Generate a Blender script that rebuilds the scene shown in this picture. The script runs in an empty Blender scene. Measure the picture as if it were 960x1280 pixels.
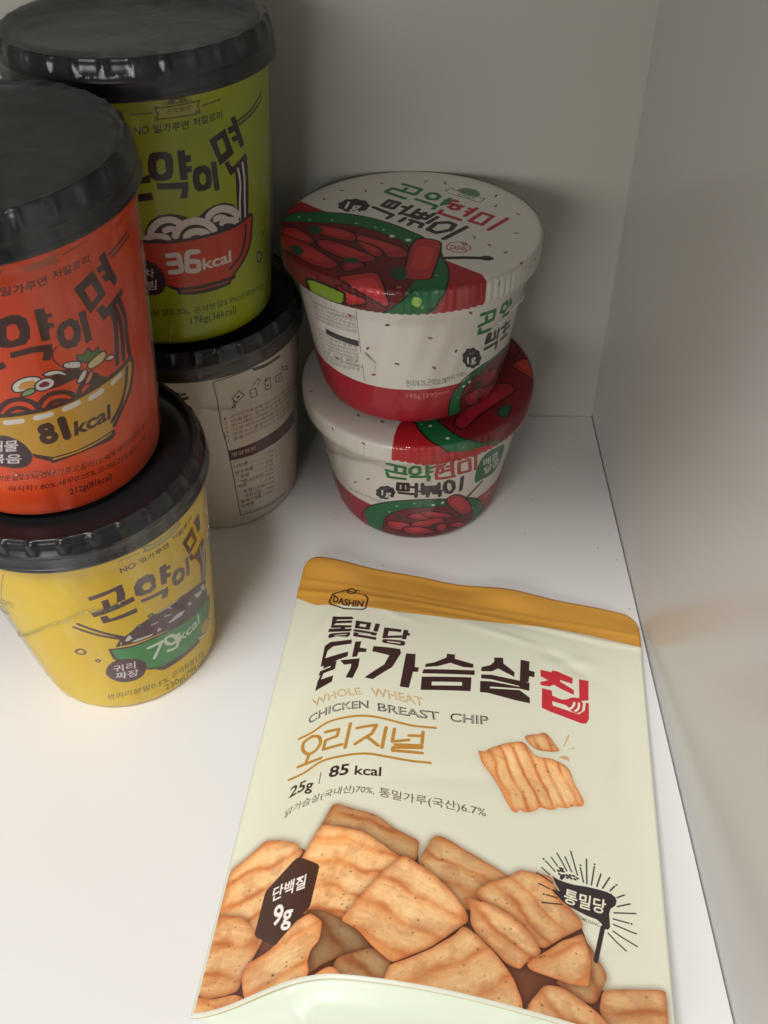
import bpy, math, random
import numpy as np
from mathutils import Vector, Matrix
sc = bpy.context.scene
COL = sc.collection
random.seed(7)
# ---------------------------------------------------------------- camera
cam_d = bpy.data.cameras.new('camera')
cam = bpy.data.objects.new('camera', cam_d); COL.objects.link(cam)
sc.camera = cam
cam_d.sensor_fit = 'VERTICAL'; cam_d.sensor_height = 24.0
cam_d.lens = 24.0*1182/1280
cam_d.shift_x = -29.9/1280; cam_d.shift_y = -11.4/1280
cam_d.clip_start = 0.01; cam_d.clip_end = 50
cam.location = (0, 0, 0.34)
cam.rotation_euler = (math.pi/2-0.7875, 0, 0)
# ---------------------------------------------------------------- room light
w = bpy.data.worlds.new('World'); sc.world = w; w.use_nodes = True
bg = w.node_tree.nodes['Background']
bg.inputs[0].default_value = (1.0, 0.975, 0.93, 1); bg.inputs[1].default_value = 0.05
def area(name, loc, target, sx, sy, power, col):
    d = bpy.data.lights.new(name, 'AREA'); d.shape = 'RECTANGLE'; d.size = sx; d.size_y = sy
    d.energy = power; d.color = col
    o = bpy.data.objects.new(name, d); COL.objects.link(o); o.location = loc
    o.rotation_euler = (Vector(target)-Vector(loc)).to_track_quat('-Z', 'Y').to_euler()
    return o
area('ceiling_lamp', (-0.55, -0.55, 2.05), (0.0, 0.2, 0.0), 0.9, 0.20, 43, (1.0, 0.985, 0.985))
fill = area('front_fill', (-0.36, -0.46, 0.36), (-0.10, 0.30, 0.12), 0.40, 0.24, 0.56, (1.0, 0.98, 0.95))  # added fill lamp with no real source, brightens the cup fronts
fill.data.spread = math.radians(75)
sc.view_settings.view_transform = 'Standard'; sc.view_settings.look = 'None'
sc.view_settings.exposure = 0.0; sc.view_settings.gamma = 1.0
try: sc.view_settings.use_curve_mapping = False
except Exception: pass
sc.cycles.max_bounces = 10; sc.cycles.transparent_max_bounces = 16
sc.cycles.use_denoising = True
sc.cycles.caustics_reflective = False; sc.cycles.caustics_refractive = False

# ---------------------------------------------------------------- helpers
def tag(o, label=None, cat=None, group=None, kind=None):
    if label: o['label'] = label
    if cat: o['category'] = cat
    if group: o['group'] = group
    if kind: o['kind'] = kind
    return o
def empty(name, loc, rot=(0, 0, 0)):
    o = bpy.data.objects.new(name, None); COL.objects.link(o); o.location = loc; o.rotation_euler = rot
    o.empty_display_size = 0.02
    return o
def mesh(name, verts, faces, mat, parent=None, uvs=None, smooth=True, mats=None, fmat=None):
    """uvs: one (u, v) per face corner, in face order"""
    me = bpy.data.meshes.new(name)
    me.from_pydata([tuple(v) for v in verts], [], faces)
    if uvs is not None:
        l = me.uv_layers.new(name='UVMap'); l.data.foreach_set('uv', np.asarray(uvs, dtype=np.float32).ravel())
    for m in (mats or [mat]): me.materials.append(m)
    if fmat is not None: me.polygons.foreach_set('material_index', fmat)
    me.polygons.foreach_set('use_smooth', [smooth]*len(me.polygons))
    me.update()
    o = bpy.data.objects.new(name, me); COL.objects.link(o)
    if parent: o.parent = parent
    return o
def lathe(name, prof, mat, parent=None, n=144, rad=None, uv=None, closed_top=False, closed_bottom=False):
    """prof: [(r, z)...]; rad(i, ang, r, z) -> (r, z) lets the rim be crimped; uv(i, ang, r, z) -> (u, v)"""
    V = []; F = []; U = []
    m = len(prof)
    for i, (r, z) in enumerate(prof):
        for k in range(n):
            a = 2*math.pi*k/n
            rr, zz = rad(i, a, r, z) if rad else (r, z)
            V.append((rr*math.sin(a), -rr*math.cos(a), zz))      # angle 0 faces the room (-y)
    for i in range(m-1):
        for k in range(n):
            k2 = (k+1) % n
            F.append((i*n+k, i*n+k2, (i+1)*n+k2, (i+1)*n+k))
            if uv:
                a0 = 2*math.pi*k/n; a1 = 2*math.pi*(k+1)/n
                U += [uv(i, a0, *prof[i]), uv(i, a1, *prof[i]), uv(i+1, a1, *prof[i+1]), uv(i+1, a0, *prof[i+1])]
    if closed_top:
        F.append(tuple((m-1)*n+k for k in range(n)))
        if uv: U += [uv(m-1, 2*math.pi*k/n, *prof[-1]) for k in range(n)]
    if closed_bottom:
        F.append(tuple(reversed(range(n))))
        if uv: U += [uv(0, 2*math.pi*k/n, *prof[0]) for k in reversed(range(n))]
    return mesh(name, V, F, mat, parent, U if uv else None)

def new_mat(name):
    m = bpy.data.materials.new(name); m.use_nodes = True
    return m, m.node_tree.nodes, m.node_tree.links, m.node_tree.nodes['Principled BSDF']
def noise_bump(N, L, b, scale, strength, dist=0.001, detail=4, stretch=None, prev=None):
    tc = N.new('ShaderNodeTexCoord'); no = N.new('ShaderNodeTexNoise'); bu = N.new('ShaderNodeBump')
    no.inputs['Scale'].default_value = scale; no.inputs['Detail'].default_value = detail
    src = tc.outputs['Object']
    if stretch:
        mp = N.new('ShaderNodeMapping'); mp.inputs['Scale'].default_value = stretch
        L.new(src, mp.inputs[0]); src = mp.outputs[0]
    L.new(src, no.inputs['Vector']); L.new(no.outputs[0], bu.inputs['Height'])
    bu.inputs['Strength'].default_value = strength; bu.inputs['Distance'].default_value = dist
    if prev: L.new(prev.outputs[0], bu.inputs['Normal'])
    L.new(bu.outputs[0], b.inputs['Normal'])
    return bu
def simple(name, col, rough=0.5, bump=None, spec=0.5, coat=0.0, vary=0.0):
    m, N, L, b = new_mat(name)
    b.inputs['Base Color'].default_value = (*col, 1); b.inputs['Roughness'].default_value = rough
    b.inputs['Specular IOR Level'].default_value = spec
    b.inputs['Coat Weight'].default_value = coat; b.inputs['Coat Roughness'].default_value = 0.12
    if bump: noise_bump(N, L, b, *bump)
    if vary:
        tc = N.new('ShaderNodeTexCoord'); no = N.new('ShaderNodeTexNoise'); no.inputs['Scale'].default_value = 9; no.inputs['Detail'].default_value = 6
        cr = N.new('ShaderNodeValToRGB')
        cr.color_ramp.elements[0].position = .3; cr.color_ramp.elements[1].position = .7
        cr.color_ramp.elements[0].color = (*[c*(1-vary) for c in col], 1); cr.color_ramp.elements[1].color = (*[min(1, c*(1+vary*.4)) for c in col], 1)
        L.new(tc.outputs['Object'], no.inputs['Vector']); L.new(no.outputs[0], cr.inputs[0]); L.new(cr.outputs[0], b.inputs['Base Color'])
    return m
# ---------------------------------------------------------------- the cabinet
YB = 0.4071
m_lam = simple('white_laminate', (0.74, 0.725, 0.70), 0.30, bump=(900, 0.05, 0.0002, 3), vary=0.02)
m_wall = simple('shaded_laminate_side', (0.60, 0.585, 0.56), 0.24, bump=(700, 0.06, 0.0002, 3), vary=0.02)  # white laminate, colour toned down to imitate weaker light on the sides
m_back = simple('shaded_laminate_back', (0.48, 0.472, 0.43), 0.45, bump=(700, 0.06, 0.0002, 3), vary=0.02)  # same laminate, base colour darkened to stand in for dimmer light at the back
m_joint = simple('dark_joint', (0.03, 0.028, 0.025), 0.9)
def box(name, x0, x1, y0, y1, z0, z1, mat, parent=None, bev=0.0):
    V = [(x, y, z) for z in (z0, z1) for y in (y0, y1) for x in (x0, x1)]
    F = [(0, 2, 3, 1), (4, 5, 7, 6), (0, 1, 5, 4), (2, 6, 7, 3), (0, 4, 6, 2), (1, 3, 7, 5)]
    o = mesh(name, V, F, mat, parent, smooth=False)
    if bev:
        b = o.modifiers.new('bevel', 'BEVEL'); b.width = bev; b.segments = 2
    return o
FRONT = -0.03
# floor panel ends 0.5 mm short of the side panel: the thin dark joint seen in the corner
def wx(y): return 0.1028 + (YB-y)*(0.0044/0.3095)     # the side panel stands a degree out of square
V = [(-0.62, FRONT, 0), (wx(FRONT)-0.0005, FRONT, 0), (wx(YB)-0.0005, YB-0.0004, 0), (-0.62, YB-0.0004, 0)]
V += [(x, y, -0.018) for x, y, z in V]
tag(mesh('shelf_floor', V, [(0, 1, 2, 3), (7, 6, 5, 4), (0, 4, 5, 1), (1, 5, 6, 2), (2, 6, 7, 3), (3, 7, 4, 0)], m_lam, smooth=False), kind='structure')
tag(box('shelf_underlay', -0.62, 0.30, FRONT, YB+0.018, -0.03, -0.0185, m_joint), kind='structure')
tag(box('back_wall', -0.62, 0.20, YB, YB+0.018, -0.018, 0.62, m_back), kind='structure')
# side panel leans out by a hair towards the top corner
def sw(y, z): return wx(y) - 0.0025*z/0.2146
V = [(sw(FRONT, -.018), FRONT, -.018), (sw(YB, -.018), YB-0.0003, -.018), (sw(YB, .62), YB-0.0003, .62), (sw(FRONT, .62), FRONT, .62)]
V += [(x+0.018, y, z) for x, y, z in V]
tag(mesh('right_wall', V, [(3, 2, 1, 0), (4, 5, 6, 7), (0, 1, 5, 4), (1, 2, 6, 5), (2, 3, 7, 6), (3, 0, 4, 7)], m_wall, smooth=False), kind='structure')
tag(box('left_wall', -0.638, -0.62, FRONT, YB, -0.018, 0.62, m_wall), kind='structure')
tag(box('shelf_above', -0.62, 0.0975, 0.118, YB, 0.42, 0.438, m_lam), kind='structure')

# a few specks of dust and crumbs lie on the shelf
rd = random.Random(5); V = []; F = []
spots = [(0.100, 0.30), (0.099, 0.317), (0.0965, 0.335), (0.101, 0.27), (0.072, 0.345)]+[(rd.uniform(0.02, 0.1), rd.uniform(0.30, 0.37)) for _ in range(8)]+[(rd.uniform(-0.05, 0.0), rd.uniform(0.29, 0.33)) for _ in range(3)]
for x, y in spots:
    s_ = rd.uniform(0.00012, 0.0003); b0 = len(V); a = rd.uniform(0, 3.1)
    for k in range(5): V.append((x+s_*(1+.5*rd.random())*math.cos(a+k*1.257), y+s_*(1+.5*rd.random())*math.sin(a+k*1.257), 0.0001))
    V.append((x, y, s_*0.9)); F += [(b0+k, b0+(k+1) % 5, b0+5) for k in range(5)]
tag(mesh('dust', V, F, simple('dust_speck', (0.12, 0.10, 0.08), 0.8), smooth=False), 'fine dark dust specks scattered over the white shelf', kind='stuff')
# positions (m), turn about z, lean (degrees) of every stacked thing
POSE = {
    'yellow': ((-0.1231, 0.2548, 0.0002), (0, 0)),
    'orange': ((-0.1284, 0.2590, 0.1105), (-0.3, 0.6)),
    'white': ((-0.0958, 0.3572, 0.0002), (0, 0)),
    'green': ((-0.0968, 0.3530, 0.1116), (-3.0, -0.3)),
    'tub_low': ((0.0045, 0.3532, 0.0002), (0, 0)),
    'tub_high': ((0.0015, 0.3505, 0.0745), (-2.7, 0)),
}
# ---------------------------------------------------------------- tall noodle cups
RB, RT, ZT = 0.0372, 0.0464, 0.1010       # body: base radius, radius under the lid, height there
R_MID = 0.043
def cup_R(z): return RB + (RT-RB)*z/ZT
m_black = simple('black_lid_plastic', (0.012, 0.0125, 0.014), 0.3, bump=(60, 0.05, 0.001, 2), spec=0.55)
m_cupin = simple('cup_base_board', (0.02, 0.018, 0.017), 0.5)
SERR = 30
def lid_rad(i, a, r, z):
    # the shoulder carries narrow pressed teeth round the rim
    if r > 0.0463 and z > 0.1072:
        t = (0.5+0.5*math.cos(a*SERR))**5
        k = min(1.0, (z-0.1072)/0.0012)
        return r-0.0009*(1-t)*k, z-0.0004*(1-t)*k
    return r, z
LID = [(0.0458, 0.1022), (0.0482, 0.0993), (0.0489, 0.0995), (0.0491, 0.1002), (0.0487, 0.1010), (0.0484, 0.1014), (0.0483, 0.1048), (0.0487, 0.1053), (0.0487, 0.1060), (0.0481, 0.1066), (0.0480, 0.1072), (0.0480, 0.1084),
       (0.0478, 0.1104), (0.0474, 0.1117), (0.0468, 0.1124), (0.0462, 0.1126), (0.0452, 0.1125), (0.0445, 0.1112), (0.0439, 0.1090), (0.0429, 0.1083), (0.0385, 0.1081), (0.02, 0.1080), (0.002, 0.1080)]
def noodle_cup(loc, rot, tilt, mat_body, mat_film, label, name='noodle_cup', flat_top=False, recess_mat=None):
    t = empty(name, loc, (tilt[0], tilt[1], rot))
    tag(t, label, 'noodle cup', 'noodle cups stacked on the left')
    prof = [(0.031, 0.003), (0.0345, 0.003), (0.0353, 0.0004), (0.0365, 0.0002), (0.0372, 0.0012)]
    zs = np.linspace(0.003, ZT, 24)
    prof += [(cup_R(z), z) for z in zs] + [(0.0470, ZT+0.0006), (0.0470, ZT+0.0016), (0.0456, ZT+0.0018)]
    # label u: arc length at R_MID around the seam at the back, v: height
    def uv(i, a, r, z):
        if a > math.pi+1e-9: a2 = a-2*math.pi
        else: a2 = a
        return (a/(2*math.pi)+0.5, z/0.105)
    b = lathe('cup_body', prof, mat_body, t, n=144, uv=uv, closed_bottom=True)
    l = lathe('lid', LID, m_black, t, n=480, rad=lid_rad, closed_top=True)
    f = shrink_film(t, mat_film, flat_top)
    return t
def shrink_film(t, mat, flat_top):
    rnd = random.Random(int(abs(t.location[0])*1e4))
    ph = [rnd.uniform(0, 6.28) for _ in range(8)]
    prof = [(0.0374, 0.0012)] + [(cup_R(z)+0.0004+0.0006*math.sin(math.pi*min(1, z/ZT)), z) for z in np.linspace(0.004, 0.092, 22)] + [(0.0474, 0.0962), (0.0490, 0.0991), (0.0492, 0.1012), (0.0489, 0.1024), (0.0487, 0.1068), (0.0485, 0.1082), (0.0480, 0.1110), (0.0474, 0.1123), (0.0466, 0.1129)]
    if flat_top:
        prof += [(r, 0.1130-0.0010*(1-(r/0.046)**2)) for r in (0.0455, 0.040, 0.034, 0.027, 0.020, 0.012, 0.002)]
    else:
        prof = [q for q in prof if q[1] < 0.1078]
    def rad(i, a, r, z):
        if z < 0.1:
            w_ = 0.00022*math.sin(9*a+ph[0]+40*z)*math.sin(3*a+ph[1]) + 0.00016*math.sin(23*a+ph[2]-120*z) + 0.00010*math.sin(41*a+ph[3]+260*z)
            env = 0.4+0.6*abs(z-0.05)/0.05
            return r+w_*env+0.0001, z
        if r < 0.0458 and flat_top:
            return r, z+0.00035*math.sin(3*a+ph[4]+r*200)*min(1, r/0.02)+0.00022*math.sin(11*a+ph[5]+r*500)*min(1, r/0.03)
        if z > 0.1075:
            t = (0.5+0.5*math.cos(a*SERR))**3; k = min(1, (z-0.1075)/0.003)
            return r-0.0007*(1-t)*k, z-0.0004*(1-t)*k
        return r+0.00010*math.sin(17*a+ph[6]), z+0.00010*math.sin(29*a+ph[7])
    return lathe('shrink_film', prof, mat, t, n=360, rad=rad, closed_top=flat_top)

def film_seam(t, key, width, pts, mat, seed):
    """torn, crinkled edge of the film: a jagged ribbon that stands a little off the wall of the cup"""
    rnd = random.Random(seed)
    P = [(a/10.0, b/10.0) for a, b in pts]
    Q = []
    for (a, b), (c, d) in zip(P[:-1], P[1:]):
        n = max(2, int(math.hypot(c-a, d-b)/0.55))
        Q += [(a+(c-a)*i/n, b+(d-b)*i/n) for i in range(n)]
    Q.append(P[-1])
    V = []; F = []; m = 5
    tub = key.startswith('tub')
    for i, (s_, z_) in enumerate(Q):
        wv = width*(0.35+0.9*rnd.random()); j0 = rnd.uniform(-.25, .25)
        for j in range(m):
            zz = max(0.4, z_+j0+wv*(j/(m-1)-0.5)); z = zz/1000
            a = s_/(46.0 if tub else 43.0)
            r = (tub_R(z) if tub else cup_R(z))+0.0005+0.0006*rnd.random()*(0.4+math.sin(math.pi*j/(m-1)))
            if tub: r += 0.0026*max(0, (z-0.035)/0.0275)**2
            V.append((r*math.sin(a), -r*math.cos(a), z))
        if i:
            for j in range(m-1):
                k = (i-1)*m+j; F.append((k, k+m, k+m+1, k+1))
    return mesh('film_edge', V, F, mat, t, smooth=False)
# ---------------------------------------------------------------- low rice cake tubs
TB, TT, TZ = 0.0396, 0.0496, 0.0625
def tub_R(z):
    s = z/TZ
    return TB + (TT-TB)*(s**0.85)
TLID = [(0.0496, 0.0630), (0.0529, 0.0614), (0.0535, 0.0616), (0.0538, 0.0636), (0.0538, 0.0700), (0.0535, 0.0709), (0.0528, 0.0714), (0.0512, 0.0716), (0.0475, 0.0716), (0.0430, 0.0715), (0.033, 0.0715), (0.02, 0.0715), (0.001, 0.0715)]
def tub_rad(i, a, r, z):
    if 1 <= i <= 5:
        t = (0.5+0.5*math.sin(a*104))**2
        k = (0.5, 1, 1, .9, .3)[i-1]
        amp = 0.00085*(0.55+0.45*math.sin(3*a+1.0))
        return r-amp*t*k, z
    return r, z
def rice_cake_tub(loc, rot, tilt, mat_body, mat_lid, mat_film, label):
    t = empty('rice_cake_tub', loc, (tilt[0], tilt[1], rot))
    tag(t, label, 'rice cake tub', 'rice cake tubs stacked in the corner')
    prof = [(0.032, 0.003), (0.0365, 0.003), (0.0373, 0.0003), (0.0388, 0.0002), (0.0396, 0.0014)]
    prof += [(tub_R(z), z) for z in np.linspace(0.003, TZ, 20)] + [(0.0505, TZ+0.0006), (0.0505, TZ+0.002)]
    lathe('cup_body', prof, mat_body, t, n=144, uv=lambda i, a, r, z: (a/(2*math.pi)+0.5, z/0.065), closed_bottom=True)
    # lid art is a disc 140 mm across, its skirt carries on outward
    def uvl(i, a, r, z):
        R = r if i >= 7 else 0.0505+(0.0716-z)+0.0026
        return (0.5+R*math.sin(a)/0.15, 0.5-R*math.cos(a)/0.15)
    lathe('lid', TLID, mat_lid, t, n=624, rad=tub_rad, uv=uvl, closed_top=True)
    rnd = random.Random(int(loc[2]*1000)+3); ph = [rnd.uniform(0, 6.28) for _ in range(6)]
    fp = [(0.0398, 0.0012)] + [(tub_R(z)+0.0005+0.0026*max(0, (z-0.035)/0.0275)**2, z) for z in np.linspace(0.004, 0.056, 16)] + [(0.0538, 0.0609), (0.0542, 0.0626), (0.0542, 0.0700), (0.0539, 0.0711), (0.0530, 0.0718)]
    def rad(i, a, r, z):
        return r + 0.0003*math.sin(7*a+ph[0]+60*z)*math.sin(4*a+ph[1]) + 0.00018*math.sin(27*a+ph[2]-150*z)*(1 if z < .057 else .3), z
    lathe('shrink_film', fp, mat_film, t, n=192, rad=rad)
    return t
# ---------------------------------------------------------------- pouch surface (u across, v up the bag, both 0..1)
PW, PL = 156.0, 205.0      # mm
P_BL = (-0.0714, 0.0990); P_BR = (0.0835, 0.0850); P_TL = (-0.0478, 0.2975); P_TR = (0.1040, 0.2655)
CREASE = [(.78, .80, -.5, 14, 3.5, -.7), (.80, .80, .3, 10, 2.5, .5), (.62, .84, -.15, 22, 2.2, .5), (.30, .845, -.3, 12, 2.0, .45), (.93, .62, 1.5, 26, 4, -.6), (.97, .35, 1.5, 30, 5, -.7), (.88, .50, 1.2, 16, 2.5, .35), (.10, .80, 1.2, 18, 3, .5), (.08, .55, 1.45, 24, 3.5, -.5),
          (.90, .18, .7, 18, 3, -.5), (.75, .28, .9, 14, 3, .35), (.5, .42, .2, 24, 4, -.3), (.14, .35, 1.2, 20, 4, .4), (.55, .12, .1, 30, 6, -.5), (.2, .9, -.2, 10, 1.6, .35), (.45, .885, .05, 16, 1.5, -.35), (.85, .885, -.1, 16, 1.5, .4)]
def _ss(x):
    x = min(1.0, max(0.0, x)); return x*x*(3-2*x)
def hump(u):
    if u <= 0: return 0.0
    if u < 0.33: return math.sin(math.pi/2*u/0.33)**1.6
    return 0.30+0.70*math.cos(math.pi/2*min(1.0, (u-0.33)/0.67))**1.5 if u < 1 else 0.30
def pouch_z(u, v):
    v = max(0.0, v)
    A = 0.0285*(1-v)**2.2 + 0.0125*math.sin(math.pi*min(1, v*1.02))**0.8 + 0.0008
    if v > 0.86: A *= 1-0.55*_ss((v-0.86)/0.08)
    zl = 0.0012+0.004*_ss(v); zr = 0.002+0.011*(1-v)
    z = zl+(zr-zl)*u + A*(hump(u)-0.30*u**3)
    # zip, small folds
    z += 0.0007*math.exp(-((v-0.895-0.006*math.sin(5*u))/0.006)**2)
    z += 0.0016*math.exp(-((v-0.985)/0.035)**2)*(math.sin(u*11+0.6)+0.5*math.sin(u*23))
    z += 0.0005*math.exp(-((v-0.925-0.004*math.sin(7*u+1))/0.004)**2)
    e = min(1.0, u*8, (1-u)*8)
    for cu, cv, an, ln, wd, am in CREASE:
        du = (u-cu)*PW; dv = (v-cv)*PL; p = du*math.cos(an)+dv*math.sin(an); q = -du*math.sin(an)+dv*math.cos(an)
        if abs(p) < 3*ln and abs(q) < 4*wd: z += am*1e-3*e*math.exp(-(p/ln)**2-(q/wd)**2)
    return z
def pouch_P(u, v):
    x = (P_BL[0]*(1-u)+P_BR[0]*u)*(1-v)+(P_TL[0]*(1-u)+P_TR[0]*u)*v
    y = (P_BL[1]*(1-u)+P_BR[1]*u)*(1-v)+(P_TL[1]*(1-u)+P_TR[1]*u)*v
    y += 0.006*(hump(u)-0.3*u**3)*(1-max(0.0, v))**3
    return (x, y, pouch_z(u, v))
# ---------------------------------------------------------------- snack pouch
NU, NV = 130, 170
def corner_uv(i, j):
    """grid point, with the two top corners of the bag rounded"""
    u, v = i/NU, j/NV
    r = 0.075
    X, Y = u*PW, v*PL
    rr = 7.5
    top = PL
    if X < rr: top = PL-rr+math.sqrt(max(0, rr*rr-(rr-X)**2))
    elif X > PW-rr: top = PL-rr+math.sqrt(max(0, rr*rr-(X-PW+rr)**2))
    if v > 0.9:
        v = 0.9+(v-0.9)/0.1*(top/PL-0.9)
    return u, v
def build_pouch(mats):
    t = empty('snack_pouch', (0.015, 0.18, 0.0))
    off = Vector(t.location)
    tag(t, 'cream resealable snack pouch with an ochre top band, printed with orange chips', 'snack pouch')
    V = []; UV = []
    for j in range(NV+1):
        for i in range(NU+1):
            u, v = corner_uv(i, j)
            V.append(tuple(Vector(pouch_P(u, v))-off)); UV.append((u, v))
    F = []; L = []
    for j in range(NV):
        for i in range(NU):
            a = j*(NU+1)+i; f = (a, a+1, a+NU+2, a+NU+1); F.append(f); L += [UV[k] for k in f]
    o = mesh('front_panel', V, F, mats[0], t, L)
    s = o.modifiers.new('thick', 'SOLIDIFY'); s.thickness = 0.0006; s.offset = -1
    # back panel on the shelf
    V2 = []; n2 = 40
    for j in range(n2+1):
        for i in range(n2+1):
            u, v = corner_uv(i*NU/n2, j*NV/n2)
            x, y, z = pouch_P(u, v)
            e = min(u, 1-u)*6; e = min(1, e)
            zz = min(z-0.0009, 0.0006+(z-0.0009)*(1-e)**2*(0.999))
            if v > .93: zz = zz+(z-0.0009-zz)*_ss((v-.93)/.05)
            V2.append(tuple(Vector((x, y, max(0.0003, zz)))-off))
    F2 = []
    for j in range(n2):
        for i in range(n2):
            a = j*(n2+1)+i; F2.append((a, a+n2+1, a+n2+2, a+1))
    mesh('back_panel', V2, F2, mats[1], t)
    # gusset: from the lifted front edge down to the back edge, bellied a little, with one crease
    V3 = []; g = 16
    for j in range(g+1):
        s_ = j/g
        for i in range(NU+1):
            u = i/NU
            x, y, z = pouch_P(u, 0.006)
            z -= 0.0007
            # fold bulges outwards (towards the room) below the edge
            k = min(1, min(u, 1-u)*5)
            yy = y + 0.006*k*math.sin(math.pi*s_)*(-1) - 0.010*s_*k + 0.0035*k*math.exp(-((s_-0.08)/0.06)**2)
            cr = 0.0012*math.exp(-((u-0.42-0.30*(1-s_))/0.012)**2) + 0.0012*math.exp(-((u-0.20-0.16*s_)/0.012)**2)
            zz = z*(1-s_)+0.0005*s_
            V3.append(tuple(Vector((x, yy-cr*k*1.5, max(0.0004, zz)+cr*k*.5*math.sin(math.pi*s_)))-off))
    F3 = []
    for j in range(g):
        for i in range(NU):
            a = j*(NU+1)+i; F3.append((a, a+NU+1, a+NU+2, a+1))
    mesh('gusset', V3, F3, mats[1], t)
    return t
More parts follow.
